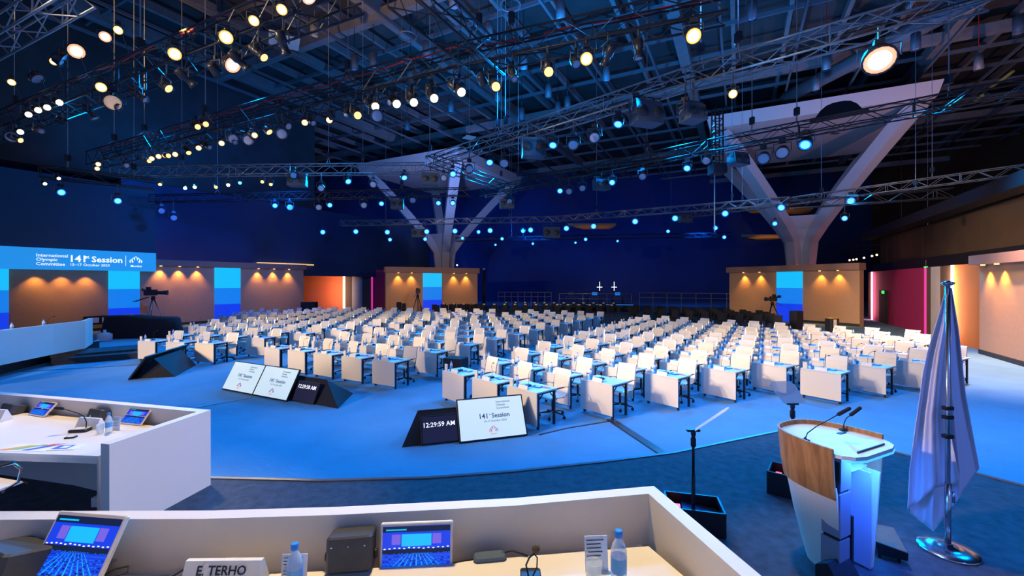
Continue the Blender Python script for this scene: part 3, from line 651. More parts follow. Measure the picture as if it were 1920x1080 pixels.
def inst(name, me, loc, rz, label=None, cat=None, grp=None, parent=None):
    o = bpy.data.objects.new(name, me); COL.objects.link(o); o.location = loc; o.rotation_euler = (0, 0, rz)
    if parent: o.parent = parent
    return tag(o, label, cat, grp)
def kit(name, parts, loc, rz, label, cat, grp):
    r = empty(name, loc, rz, label, cat, grp)
    last = None
    for k, me in parts.items():
        o = bpy.data.objects.new(k.rstrip('0123456789'), me); COL.objects.link(o); sub = k.startswith('castor') or k.startswith('glide_foot')
        o.parent = last if sub else r
        if not sub: last = o
    return r
BLK = {'left': dict(o=(-11.37, 15.29), r=(.926, 1.459), c=(-1.26, .27), n=[2, 3, 4, 6, 7, 8, 10, 11, 12, 11, 11], ang=lambda x: -15),
       'middle': dict(o=(-8.315, 14.311), r=(.87, 1.53), c=(1.097, -.586), n=[4] * 11, ang=lambda x: -30),
       'right': dict(o=(-1.717, 10.503), r=(.845, 1.426), c=(.804, -.773), n=[2, 3, 4, 5, 7, 8, 9, 10, 10, 10, 10], ang=lambda x: max(-62, -47 - 1.2 * max(0, x)))}
rd = random.Random(3)
for bn, B in BLK.items():
    for k, nmax in enumerate(B['n']):
        for j in range(nmax + 1):
            x = B['o'][0] + B['r'][0] * k + B['c'][0] * j; y = B['o'][1] + B['r'][1] * k + B['c'][1] * j
            rz = math.radians(B['ang'](x) + rd.uniform(-1, 1)); near = y < 15.5
            seat = (nmax - j) if bn == 'left' else j
            row = f"{'front' if k == 0 else ORD[k]} row of {bn} seating block"
            st = f"{ORD[seat]} from left"
            u = Vector((math.cos(rz), math.sin(rz), 0)); v = Vector((-u.y, u.x, 0)); O = Vector((x, y, 0))
            at = lambda a_, b_, z=.743: O + u * a_ + v * b_ + Vector((0, 0, z))
            lab = lambda t_: f"{t_}, {row}, {st}"
            if near: kit('desk', DPM, O, rz, lab('white single desk with black legs'), 'desk', 'white single desks of the seating')
            else: inst('desk', desk_far, O, rz, lab('white single desk with black legs'), 'desk', 'white single desks of the seating')
            cl = at(DW / 2 + rd.uniform(-.05, .08), DD + .20 + rd.uniform(-.04, .10), 0); cr = rz + math.radians(rd.uniform(-9, 9))
            (kit if near else inst)('swivel_chair', CPM if near else chair_far, cl, cr, lab('cream swivel chair'), 'chair', 'cream swivel chairs at the desks')
            inst('table_card', cardmesh, at(.09, .06), rz, lab('upright white card on desk'), 'card', 'white cards on the desks')
            (kit if near else inst)('water_bottle', BTM if near else bottle_far, at(.17, .15), rz, lab('water bottle on desk'), 'bottle', 'water bottles on the desks')
            inst('tumbler', cupmesh, at(.235, .09), rz, lab('blue tumbler on desk'), 'cup', 'blue tumblers on the desks')
            inst('name_plate', plateM, at(.43, .07), rz, lab('white name plate on desk'), 'name plate', 'name plates on the desks')
            (kit if near else inst)('gooseneck_microphone', MPM if near else mic_far, at(.36 + rd.uniform(-.02, .04), .27), rz + rd.uniform(-.3, .5), lab('thin gooseneck microphone on desk'), 'microphone', 'gooseneck microphones on the desks')
            if rd.random() < .95: inst('booklet', bookM, at(.52 + rd.uniform(-.03, .03), .36), rz + rd.uniform(-.3, .3), lab('blue booklet on desk'), 'booklet', 'blue booklets on the desks')
            if rd.random() < .85: inst('leaflet', flyM, at(.71, .42 + rd.uniform(-.04, .04)), rz + rd.uniform(-.3, .3), lab('red leaflet on desk'), 'leaflet', 'red leaflets on the desks')
# black case standing in the aisle
p = G(846, 692, .3); o = MB().rbox((0, 0, .3), (.62, .5, .6), M['blackfab'], .02); o = o.build('equipment_case', None, (p.x + .1, p.y + .3, 0), (0, 0, -.4)); tag(o, 'black case in the aisle between middle and right seating blocks', 'case')

# ------------------------------------------------------------------ trusses
def truss(name, p0, p1, label, sz=.42, m='steel', cables=0, r=.026):
    p0, p1 = Vector(p0), Vector(p1); d = (p1 - p0); L = d.length; d.normalize(); s_ = Vector((-d.y, d.x, 0)).normalized(); up = Vector((0, 0, 1)); h = sz / 2
    root = empty(name, tuple(p0), 0, label, 'truss'); q = Vector((0, 0, 0)); e_ = p1 - p0
    for a_, b_ in ((-1, -1), (1, -1), (1, 1), (-1, 1)):
        MB().cyl(q + s_ * h * a_ + up * h * b_, e_ + s_ * h * a_ + up * h * b_, r, M[m], n=6).build('chord', root)
    b = MB(); n = max(3, int(L / .55)); 
    for i in range(n):
        t0, t1 = L * i / n, L * (i + 1) / n; sg = 1 if i % 2 else -1
        for side in (-1, 1):
            b.cyl(q + d * t0 + s_ * h * side - up * h * sg, q + d * t1 + s_ * h * side + up * h * sg, r * .5, M[m], n=4)
            b.cyl(q + d * t0 + up * h * side - s_ * h * sg, q + d * t1 + up * h * side + s_ * h * sg, r * .5, M[m], n=4)
        if i % 5 == 0:
            for side in (-1, 1): b.cyl(q + d * t0 + s_ * h * side - up * h, q + d * t0 + s_ * h * side + up * h, r * .6, M[m], n=4)
    b.build('lacing', root)
    rr = random.Random(int(L * 100))
    for c in range(cables):
        pts = []; yy = rr.uniform(-.8, .8) * h; N = int(L / .5)
        for i in range(N + 1): pts.append(q + d * (L * i / N) + s_ * (yy + rr.uniform(-.04, .04)) + up * ((h if c % 2 else -h * .6) + rr.uniform(.0, .05)))
        MB().tube(pts, .02, M['black'] if c != 3 else M['redcable'], 4).build('cable', root)
    return root
def TP(px, py, z): return G(px, py, z)
ZT = 8.0
TR = {}
def T(key, pa, pb, label, phrase, z=ZT, **kw):
    a_, b_ = TP(*pa, z), TP(*pb, z); TR[key] = (a_, b_, phrase, z, kw.get('sz', .42) / 2); truss('lighting_truss', a_, b_, label, **kw); return a_, b_
T('T1a', (178, 300), (868, 112), 'long truss crowded with warm stage lights, left of centre', 'the long central truss', cables=4, m='steeldk', sz=.55)
T('T1b', (868, 112), (1362, 8), 'right half of the central truss with red cables, running to the top edge', 'the upper central truss', cables=4, m='steeldk', sz=.5)
T('T2a', (215, 322), (800, 316), 'level blue-lit truss over the far left seating', 'the level blue truss', m='steel')
T('T2b', (805, 305), (1290, 148), 'truss rising from the centre junction towards the right', 'the rising middle truss', m='steel', cables=2)
T('T2c', (1290, 148), (1860, -14), 'blue-lit bare truss rising to the top right edge', 'the top right truss', m='steel', cables=1)
T('T3a', (905, 362), (1330, 275), 'truss running from the centre up to the tall tower chain hoist', 'the lower middle truss', m='steeldk', cables=2)
T('T3b', (1330, 275), (1935, 162), 'dark truss crossing in front of the right column canopy', 'the truss before the white canopy', m='steeldk', cables=1)
T('T4', (1300, 402), (1935, 316), 'low far truss crossing in front of the right column arms', 'the far right low truss', m='steel')
T('T5', (-60, 262), (660, -20), 'thick truss crowded with lights at the upper left', 'the upper left truss', m='steeldk', cables=4, sz=.55)
T('T6', (-30, 88), (150, -20), 'short blue-lit truss in the top left corner', 'the top left corner truss', m='steel', sz=.4)
T('T7', (752, -30), (925, 122), 'dark double truss running away from the top edge to the central truss', 'the top middle truss', m='steeldk', cables=2, sz=.6)
T('T8', (806, 300), (965, 357), 'short dark truss below the farther white canopy', 'the short dark truss', m='steeldk')
T('T9', (285, 373), (880, 360), 'far thin truss across the left half above the display wall', 'the far left low truss', m='steeldk')
T('T10', (640, 419), (1040, 411), 'far thin truss across the centre behind the seating', 'the far central truss', m='steel')
T('T11', (1040, 411), (1480, 376), 'far truss with bright blue lights right of centre', 'the far rear truss', m='steel')
T('T12', (1480, 384), (1785, 362), 'far thin truss right of the right branching column', 'the far right thin truss', m='steeldk', z=7.1)
T('T13', (75, 322), (290, 346), 'thin dark truss in front of the big dark screen', 'the truss before the dark screen', m='steeldk', z=7)
T('T14', (855, 449), (1370, 440), 'lowest distant truss with small blue lights before the dark rear wall', 'the lowest distant truss', m='steeldk', z=8.0)
T('T15', (1580, 466), (1785, 457), 'thin distant truss left of the gold boards above the magenta wall', 'the thin distant truss', m='steeldk', z=6.2)

def on_chord(key, px):
    a_, b_, ph, z, h_ = TR[key]; d_ = (b_ - a_).normalized(); s_ = Vector((-d_.y, d_.x, 0)); s_ = s_ if s_.y < 0 else -s_; a_ = a_ + s_ * h_; d_ = b_ - TR[key][0]; k = (px - CX) / FPX; t = (k * a_.y - a_.x) / (d_.x - k * d_.y); return a_ + d_ * t
def on(key, px):
    a_, b_, ph, z, h_ = TR[key]; d_ = b_ - a_; k = (px - CX) / FPX; t = (k * a_.y - a_.x) / (d_.x - k * d_.y); return a_ + d_ * t
# ------------------------------------------------------------------ fixtures hanging below the trusses
LR = {'lens_warm': (mat('lens_rim_warm', (1, .6, .2), .3, emit=(1, .50, .10), es=1.6), M['lensw']), 'lens_blue': (mat('lens_rim_blue', (.1, .3, 1), .3, emit=(.0, .16, 1), es=1.4), M['lensb']), 'lens_warm_soft': (mat('lens_rim_peach', (1, .6, .4), .3, emit=(1, .45, .22), es=1.2), M['lensw2'])}
def fx_spot(lens, Ln=.5, rr=.11):
    """profile spot: local -z is the beam axis, hung from a yoke"""
    P = {}
    P['body'] = MB().lathe([(rr * .6, Ln * .55), (rr * .95, Ln * .5), (rr * 1.0, Ln * .1), (rr * .75, Ln * .02), (rr * .75, -Ln * .3), (rr * 1.02, -Ln * .33), (rr * 1.02, -Ln * .45), (rr * .86, -Ln * .45), (rr * .84, -Ln * .41)], M['fixture'], n=12)
    P['lens'] = MB().lathe([(.001, -Ln * .425), (rr * .86, -Ln * .415), (rr * .86, -Ln * .405), (.001, -Ln * .405)], lens, n=12)
    return P
def fx_wash(lens, rr=.17):
    P = {}; rim, lens = LR.get(lens.name, (lens, lens))
    P['body'] = MB().lathe([(rr * .55, .18), (rr * .9, .14), (rr, .02), (rr * 1.06, -.06), (rr * 1.06, -.10), (rr * .95, -.10), (rr * .93, -.07)], M['fixture'], n=16)
    P['lens'] = MB().lathe([(.001, -.087), (rr * .68, -.083), (rr * .95, -.078), (rr * .95, -.06), (.001, -.06)], lens, n=16, mats=[lens, rim, rim, rim], cap=False)
    return P
FX = {}
def fxmesh(kind, lens):
    k = (kind, lens)
    if k not in FX:
        P = fx_spot(M[lens]) if kind == 'spot' else fx_wash(M[lens], dict(wash=.16, bigwash=.27, par=.12)[kind]); FX[k] = {a_: b_.mesh(a_) for a_, b_ in P.items()}
    return FX[k]
yokeM = {}
def yoke(w_):
    if w_ not in yokeM:
        b = MB(); b.tube([(-w_, 0, 0), (-w_, 0, .24), (w_, 0, .24), (w_, 0, 0)], .016, M['fixgrey'], 5); b.box((0, 0, .30), (.16, .16, .10) if w_ > .15 else (.06, .06, .1), M['fixture']); yokeM[w_] = b.mesh('yoke')
    return yokeM[w_]
COUNT = {}
def place(key, px, py, kind, lens, aim, desc, scale=1):
    p = on_chord(key, px); ph = TR[key][2]; z = CZ + (HY - py) * p.y / FPX; ztop = TR[key][3] - TR[key][4]
    COUNT.setdefault((key, desc), []).append((px, p, z, ztop, kind, lens, aim, scale))
def flush():
    for (key, desc), L_ in COUNT.items():
        L_.sort(key=lambda q: q[0]); many = len(L_) > 1
        for i, (px, p, z, ztop, kind, lens, aim, scl) in enumerate(L_):
            p = p.copy()
            side = z > ztop - .34 * scl          # beside the chords rather than below them
            if side:
                z = min(z, ztop + 1.0)
                dd_ = (TR[key][1] - TR[key][0]).normalized(); s_ = Vector((-dd_.y, dd_.x, 0)); s_ = s_ if s_.y < 0 else -s_
                p += s_ * .21
            lab = f"{desc} on {TR[key][2]}" + (f", {ORD[i]} from its left end" if many else '')
            r = empty('stage_light', (p.x, p.y, z), 0, lab, 'stage light', 'stage lights on ' + TR[key][2]); r.scale = (scl,) * 3
            d_ = (Vector(aim) - Vector((p.x, p.y, z))).normalized(); q = d_.to_track_quat('-Z', 'Y')
            for k, me in fxmesh(kind, lens).items(): o = bpy.data.objects.new(k, me); COL.objects.link(o); o.parent = r; o.rotation_euler = q.to_euler()
            wd = {'spot': .135, 'wash': .2, 'bigwash': .33, 'par': .15}[kind]
            yo = bpy.data.objects.new('yoke', yoke(wd)); COL.objects.link(yo); yo.parent = r; yo.rotation_euler = (0, 0, math.atan2(d_.y, d_.x) + PI / 2)
            top = (ztop - z) / scl
            if not side: MB().cyl((0, 0, .27), (0, 0, top + .05), .02, M['fixgrey'], n=5).build('hanging_pipe', r)
            else:
                zc = min((ztop, ztop + 2 * TR[key][4]), key=lambda q: abs(q - z - .26 * scl)); MB().cyl((0, 0, .26), (-s_.x * .21 / scl, -s_.y * .21 / scl, (zc - z) / scl), .02, M['fixgrey'], n=5).build('clamp', r)
C_ = (0, .5, 2.2)
for px, py, kd in [(122, 46, 'wash'), (243, 55, 'wash'), (497, 50, 'wash'), (549, 30, 'wash'), (42, 98, 'wash')]:
    place('T5', px, py, kd, 'lensw', (px / 400 - 3, 1, 2), 'glowing warm round light', .58)
place('T5', 218, 4, 'bigwash', 'lensw2', (-1, 2, 1), 'large bright warm light at the top edge', .45)
place('T5', 163, 93, 'bigwash', 'lensw2', (3, 2, 0), 'large tilted warm-rimmed light', .66)
place('T5', 597, 6, 'bigwash', 'lensw2', (3, 6, 0), 'large pale light cut by the picture top', .5)
for px, py in [(349, 110), (445, 80)]: place('T5', px, py, 'wash', 'lensw', (-1, .5, 2.4), 'brightest starry warm light', .78)
place('T5', 434, 120, 'bigwash', 'lensw2', (4, 5, 0), 'steeply tilted white oval light', .6)
place('T5', 88, 152, 'bigwash', 'lenspale', (-4, 14, 0), 'unlit pale round light with blue shine', .6)
place('T5', 134, 82, 'bigwash', 'lenspale', (-6, 16, 5), 'unlit moving head light', .7)
for px, py in [(70, 218), (35, 246), (128, 196), (88, 210), (105, 205)]: place('T5', px, py, 'spot', 'lensw', (3, 3, 1), 'narrow warm spotlight', .8)
place('T5', 211, 170, 'wash', 'lensw', (-2, 1, 2), 'warm light above the peach disc', .7)
place('T5', 212, 192, 'wash', 'lenspeach', (-1.5, .5, 1.8), 'unlit peach coloured round light', 1.1)
place('T5', 22, 256, 'wash', 'lenspale', (-3, 2, 1), 'pale grey unlit round light', 1.0)
for px, py in [(284, 297), (297, 293), (309, 291), (328, 289), (372, 277), (415, 268), (182, 316), (197, 310), (477, 253), (571, 229), (617, 224)]:
    place('T1a', px, py, 'par', 'lensw', (0, 3, 1), 'small warm round light', .72)
for px, py in [(667, 213), (740, 191), (772, 188), (810, 180), (861, 168), (700, 196)]:
    place('T1a', px, py, 'spot', 'lensw' if px != 667 else 'lensa', (2.2, 2, 1), 'black spotlight with warm lens', 1.0)
for px, py in [(437, 330 - 70), (465, 262), (528, 250), (707, 216)]: place('T1a', px, py, 'wash', 'lenspale', (-1, 2, 1), 'unlit pale round light', .95)
for px, py in [(395, 205), (380, 210)]: place('T1a', px, py + 30, 'spot', 'lensa', (4, 4, 1), 'dark spotlight with faint amber lens', .9)
place('T1b', 928, 160, 'spot', 'lensa', (1, 1, 2), 'spotlight with amber ringed lens')
place('T1b', 1027, 132, 'spot', 'lensa', (1, 1, 2), 'spotlight with small amber lens')
place('T1b', 1099, 110, 'wash', 'lensw', (1, .5, 2.4), 'bright starry warm light', .8)
place('T1b', 1300, 67, 'wash', 'lensw', (1, .5, 2.4), 'brightest warm light', .85)
place('T2c', 1374, 176, 'wash', 'lensw', (1, .5, 2.2), 'warm round light with yellow glow', .62)
place('T2c', 1648, 110, 'bigwash', 'lensw2', (3.5, 2.0, 0), 'very large warm moving head light', 1.0)
for px, py in [(652, 339), (760, 334)]: place('T2a', px, py, 'wash', 'lensb', (0, 12, 0), 'blue glowing wash light', .9)
for px, py in [(300, 345), (347, 352), (365, 350), (428, 346), (450, 342), (492, 340), (405, 350), (508, 345)]: place('T2a', px, py, 'spot', 'lensw' if px in (428, 365, 347) else 'lensb' if px == 450 else 'lensa', (-3, 4, 1), 'small stage light with lit lens', .75)
for px, py in [(602, 352), (700, 345), (555, 330)]: place('T2a', px, py, 'wash', 'lenspale', (-4, 8, 0), 'unlit moving head light', .9)
for px, py in [(849, 325), (918, 303), (1037, 270), (1160, 230)]: place('T2b', px, py, 'wash', 'lensb', (0, 8, 0), 'blue glowing wash light', .85)
for px, py in [(945, 305), (880, 316), (1075, 270), (1115, 256), (1200, 205), (1285, 210)]: place('T2b', px, py, 'wash', 'lenspale', (0, 5, 0), 'unlit moving head light', 1.0)
place('T2b', 832, 333, 'wash', 'lenspale', (0, 4, 1), 'pale blue round unlit light', .8)
place('T3b', 1512, 272, 'wash', 'lensb', (3, 8, 0), 'blue glowing wash light', 1.2)
for px, py in [(1432, 296), (1467, 285)]: place('T3b', px, py, 'wash', 'lenspale', (2, 5, 0), 'black moving head light', 1.25)
for px, py in [(1050, 357), (1148, 341), (1289, 314)]: place('T3a', px, py, 'wash', 'lensb', (1, 9, 0), 'blue glowing wash light', .9)
for px, py in [(1092, 352), (1205, 330), (955, 377), (1325, 300), (1067, 358)]: place('T3a', px, py, 'wash', 'lenspale', (1, 8, 0), 'unlit moving head light', .95)
for px, py in [(515, 385), (618, 384), (715, 381), (822, 380), (849, 380)]: place('T9', px, py, 'wash', 'lensb', (-2, 12, 0), 'blue glowing wash light', .95)
for px, py in [(543, 388), (597, 388), (682, 384), (776, 376), (302, 395), (325, 408)]: place('T9', px, py, 'wash', 'lenspale', (-2, 12, 0), 'unlit moving head light', 1.1)
for px, py in [(605, 435), (667, 434), (726, 435), (800, 434), (853, 433), (919, 432), (995, 431)]: place('T10', px, py, 'bigwash', 'lensb', (-1, 14, 0), 'small blue glowing light', .85)
for px, py in [(1062, 428), (1113, 424), (1191, 415), (1266, 409), (1360, 400), (1465, 390)]: place('T11', px, py, 'bigwash', 'lensb', (2, 12, 0), 'bright blue starry light', .85)
for px, py in [(731, 449), (797, 448)]: place('T10', px, py, 'wash', 'lensb', (-1, 14, 0), 'lower blue glowing light', 1.1)
for px, py in [(868, 447), (942, 448), (1098, 449), (1252, 434), (1341, 428), (929, 459), (999, 457), (1079, 455), (1158, 452), (1357, 445)]: place('T14', px, py, 'bigwash', 'lensb', (2, 14, 0), 'tiny blue glowing light', .8 if py < 451 else .55)
for px, py in [(898, 377), (981, 371)]: place('T14', px, py, 'bigwash', 'lensb', (2, 14, 0), 'small blue light above the others', .9)
for px, py in [(1598, 377), (1584, 409)]: place('T4', px, py, 'wash', 'lensb', (3, 8, 0), 'blue glowing wash light', 1.35 if px == 1598 else 1.0)
place('T4', 1453, 419, 'wash', 'lensb', (3, 8, 0), 'small blue light at the truss end', 1.0)
for px, py in [(114, 360), (220, 376)]: place('T13', px, py, 'wash', 'lensb', (-4, 9, 1), 'blue glowing light', .85)
for px, py in [(82, 343), (110, 335)]: place('T13', px, py, 'spot', 'lensw', (-4, 9, 1), 'small dark spotlight', .6)
rf = random.Random(11)
for key, x0, x1, st_ in (('T5', 30, 560, 46), ('T1a', 240, 860, 38), ('T1b', 900, 1250, 60)):
    px = x0
    while px < x1:
        p = on(key, px); py = HY - (TR[key][3] - .55 - CZ) * FPX / p.y
        place(key, px + rf.uniform(-6, 6), py, 'spot' if rf.random() < .7 else 'par', 'lenspale' if rf.random() < .7 else 'lensa', (rf.uniform(-6, 6), rf.uniform(4, 20), rf.uniform(-1, 3)), 'dark unlit lantern', .8); px += st_
flush()
# hanging loudspeakers
for i, (px, py, Y, w_, h_, lb) in enumerate([(1212, 212, 'T2b', .80, .60, 'below the rising middle truss near its right end'), (1000, 277, 'T2b', .75, .62, 'below the rising middle truss left of the starry lights'), (807, 336, 'T2b', .62, .5, 'under the central truss junction'),
        (1385, 298, 'T3b', .62, .45, 'under the truss before the white canopy'), (745, 383, 'T9', .7, .55, 'on the far left low truss beside the left white arm'), (558, 338, 'T2a', .78, .55, 'under the level blue truss'), (1128, 346, 'T3a', .7, .45, 'under the lower middle truss'),
        (950, 382, 'T3a', .75, .5, 'right of the farther column arm'), (1285, 410, 'T11', .9, .55, 'among the far rear blue lights'), (1034, 436, 'T10', 1.3, .9, 'under the far central truss'), (785, 437, 'T10', 1.1, .7, 'before the farther branching column stem'), (1300, 212, 'T2c', .5, .4, 'right of the rising middle truss end')]):
    pp = on_chord(Y, px); Y = pp.y; r = empty('hanging_loudspeaker', (pp.x, Y, ZY(py, Y)), math.radians(18 if px > 1100 else 8), 'dark box loudspeaker hanging ' + lb, 'loudspeaker')
    b = MB(); b.add([(-w_ / 2, -.22, -h_ / 2), (w_ / 2, -.22, -h_ / 2), (w_ / 2 * .92, .25, -h_ / 2), (-w_ / 2 * .92, .25, -h_ / 2), (-w_ / 2, -.12, h_ / 2), (w_ / 2, -.12, h_ / 2), (w_ / 2 * .92, .25, h_ / 2), (-w_ / 2 * .92, .25, h_ / 2)],
          [(0, 3, 2, 1), (4, 5, 6, 7), (0, 1, 5, 4), (1, 2, 6, 5), (2, 3, 7, 6), (3, 0, 4, 7)], M['speaker']); b.build('cabinet', r)
    for kx in (-.3, .3): MB().cyl((w_ * kx, -.2, -.02), (w_ * kx, -.16, -.02), h_ * .26, M['dgrey'], n=12).build('speaker_cone', r)
    b = MB(); b.tube([(-w_ / 2 - .03, 0, 0), (-w_ / 2 - .03, 0, h_ * .7), (w_ / 2 + .03, 0, h_ * .7), (w_ / 2 + .03, 0, 0)], .02, M['fixgrey'], 5); b.cyl((0, 0, h_ * .7), (0, 0, max(h_ * .72, 7.82 - ZY(py, Y))), .025, M['fixgrey'], n=5); b.build('bracket', r)
# wires and hoists
def bridle(r, key):
    h_ = TR[key][4]; dd_ = (TR[key][1] - TR[key][0]).normalized(); s_ = Vector((-dd_.y, dd_.x, 0))
    MB().rbox((0, 0, h_ + .42), (.14, .18, .26), M['fixture'], .03).build('motor', r)
    MB().tube([s_ * h_ + Vector((0, 0, h_)), Vector((0, 0, h_ + .30)), -s_ * h_ + Vector((0, 0, h_))], .012, M['wire'], 4).build('sling', r)
for key in TR:
    for t, nm in ((.22, 'left'), (.80, 'right')):
        if key in ('T2b', 'T3b') or (key in ('T8', 'T15', 'T6') and nm == 'left'): continue
        p = TR[key][0].lerp(TR[key][1], t); r = empty('chain_hoist', (p.x, p.y, TR[key][3]), 0, f"thin hoist wire at the {nm} part of {TR[key][2]}", 'hoist')
        MB().cyl((0, 0, TR[key][4] + .3), (0, 0, 19.9 - TR[key][3]), .011, M['wire'], n=5).build('wire', r); bridle(r, key)
for i, (px, py, ztop, key, lb) in enumerate([(534, 150, 15, 'T5', 'beside the white ceiling square'), (806, 300, 15, 'T2b', 'over the centre junction'), (1779, 190, 15, 'T3b', 'crossing the canopy corner at right'), (214, 300, 15, 'T1a', 'near the left end of the central truss'),
        (616, 318, 12, 'T2a', 'near the left white arm, on the level blue truss'), (1314, 160, 15, 'T2b', 'at the right end of the rising middle truss'), (933, 260, 15, 'T2b', 'left of the upper starry light'), (948, 280, 14, 'T2b', 'near the middle of the rising truss'), (1494, 240, 15, 'T3b', 'in front of the white canopy'), (1410, 260, 15, 'T3b', 'left of the wire before the canopy'),
        (263, 10, 15, 'T5', 'at the top edge left'), (385, 230, 14, 'T1a', 'below the bright twin lights')]):
    p = on(key, px); r = empty('chain_hoist', (p.x, p.y, TR[key][3]), 0, 'thin hoist wire ' + lb, 'hoist')
    MB().cyl((0, 0, TR[key][4] + .3), (0, 0, 19.9 - TR[key][3]), .016, M['wire'], n=5).build('wire', r)
    bridle(r, key)
# tall ladder tower of cables beside the canopy
p = on('T3b', 1345); r = empty('cable_ladder', (p.x, p.y, 8.0), 0, 'dark vertical ladder truss hanging left of the white canopy', 'truss')
b = MB()
for sx in (-.14, .14):
    for sy in (-.14, .14): b.cyl((sx, sy, -.7), (sx, sy, 1.35), .03, M['steeldk'], n=5)
b.build('chord', r)
for k in range(9):
    b = MB(); z = -.6 + k * .22; b.tube([(-.14, -.14, z), (.14, -.14, z), (.14, .14, z), (-.14, .14, z)], .02, M['steeldk'], 4, closed=True); b.build('rung', r)
b = MB(); b.box((0, 0, -.9), (.5, .5, .35), M['fixture']); b.build('motor', r)
MB().cyl((-.1, 0, -1.0), (-.1, 0, -3.2), .02, M['wire'], n=5).build('drop_cable', r)
# black dome on the truss
p = on('T3b', 1572); r = empty('cable_hump', (p.x, p.y, 8.2), TR['T3b'] and math.atan2((TR['T3b'][1] - TR['T3b'][0]).y, (TR['T3b'][1] - TR['T3b'][0]).x), 'black humped cover on top of the truss before the canopy', 'cover')
b = MB(); n = 9; vs = []
for i in range(n): t = -1 + 2 * i / (n - 1); hgt = .42 * max(0, 1 - abs(t) ** 3); vs += [(t * .62, -.18, 0), (t * .62, -.14, hgt), (t * .62, .14, hgt), (t * .62, .18, 0)]
fs = [(0, 3, 2, 1), (4 * n - 4, 4 * n - 3, 4 * n - 2, 4 * n - 1)]
for i in range(n - 1):
    for k in range(4): fs.append((4 * i + k, 4 * i + (k + 1) % 4, 4 * i + 4 + (k + 1) % 4, 4 * i + 4 + k))
b.add(vs, fs, M['blackfab']); b.build('cover_shell', r)
b = MB(); b.box((0, 0, .02), (1.5, .3, .05), M['blackfab']); b.build('flap', r)
# pendant tubes, access point, rings under the roof
tubeM = MB().lathe([(.20, 0), (.22, 0), (.22, .9), (.02, .9), (.02, 1.4)], M['duct'], n=14, cap=False).lathe([(.001, .08), (.20, .08)], M['lenspale'], n=14, cap=False)
tubeM = tubeM.mesh('pendant_tube')
PT = [(916, 60), (1051, 22), (800, 95), (700, 115), (851, 0), (982, 118), (1028, 172), (1137, 140), (1046, 205), (978, 215), (846, 200), (1064, 195), (933, 180), (1410, 22), (590, 55), (1717, 80), (1835, 118), (1910, 50), (1550, 118), (770, 140), (700, 215), (665, 120), (124 + 640, 235), (1530, 158)]
for i, (px, py) in enumerate(PT):
    z = 16.0; p = G(px, py, z); o = inst('pendant_tube_light', tubeM, (p.x, p.y, z - .4), 0); MB().cyl((0, 0, 1.3), (0, 0, 19.9 - z + .4), .02, M['black'] if px < 1500 else M['redcable'], n=5).build('stem', o)
    o['i'] = i
L_ = sorted([o for o in COL.objects if o.name.startswith('pendant_tube_light')], key=lambda o: o.location.x / o.location.y)
for i, o in enumerate(L_): tag(o, f"dark cylindrical ceiling light under the roof, {ORD[i]} of them counted from the left", 'ceiling light', 'cylindrical ceiling lights'); del o['i']
for px, py, z, s_, lb in [(533, 76, 10.5, .85, 'flat white square panel hanging at the upper left'), (880, 258, 12.5, .7, 'small flat white square panel under the roof near the centre')]:
    p = G(px, py, z); o = MB().rbox((0, 0, 0), (s_, s_, .05), M['white'], .02).build('ceiling_panel', None, p, (0, 0, math.radians(30))); MB().cyl((0, 0, 0), (0, 0, 19.9 - z), .012, M['wire'], n=5).build('wire', o); tag(o, lb, 'panel')
for i, (px, py) in enumerate([(957, 10), (764, 68), (1770, 22), (850, 150)]):
    p = G(px, py, 15.4); o = MB().tube([(.45 * math.cos(t * PI / 8), .45 * math.sin(t * PI / 8), 0) for t in range(16)], .04, M['duct'], 5, closed=True).build('ceiling_ring', None, p); MB().cyl((.45, 0, 0), (.45, 0, 4.5), .015, M['black'], n=4).build('hanger', o)
    tag(o, f"thin dark ring hanging under the roof, {['right of the top middle truss', 'left of the top middle truss', 'at the far upper right', 'above the centre junction'][i]}", 'ring')
# yellow lifts / struts near the right wall
for (x0, y0, x1, y1, Y, lb) in [(1899, 134, 1855, 166, 15, 'upper'), (1842, 178, 1828, 190, 16, 'lower')]:
    o = MB().cyl((XY(x0, Y), Y, ZY(y0, Y)), (XY(x1, Y + 1.5), Y + 1.5, ZY(y1, Y + 1.5)), .06, M['yellow'], n=6).build('yellow_strut'); tag(o, f"yellow angled strut under the roof at the right edge, {lb} one", 'strut')
# brown lit ceiling patches of the rear balcony
for (x0, x1, y, Y, lb) in [(1065, 1155, 423, 58, 'above the starry blue lights'), (1385, 1525, 392, 58, 'behind the right column arms'), (1390, 1470, 444, 60, 'behind the right column stem')]:
    o = MB().add([(XY(x0, Y), Y, ZY(y, Y)), (XY(x1, Y), Y, ZY(y, Y)), (XY(x1 - 12, Y + 5), Y + 5, ZY(y, Y) + .1), (XY(x0 + 30, Y + 5), Y + 5, ZY(y, Y) + .1)], [(0, 1, 2, 3)], M['gold']).add([(XY(x0, Y), Y, ZY(y, Y) + .3), (XY(x1, Y), Y, ZY(y, Y) + .3), (XY(x1, Y), Y, ZY(y, Y)), (XY(x0, Y), Y, ZY(y, Y))], [(0, 1, 2, 3)], M['gold']).build('ceiling_soffit'); struct(o)
    lamp('soffit_light', 'SPOT', (XY((x0 + x1) / 2, Y), Y - 1, 4), 500, (1, .5, .25), (XY((x0 + x1) / 2, Y + 2), Y + 2, ZY(y, Y)), .2, 60, .8)

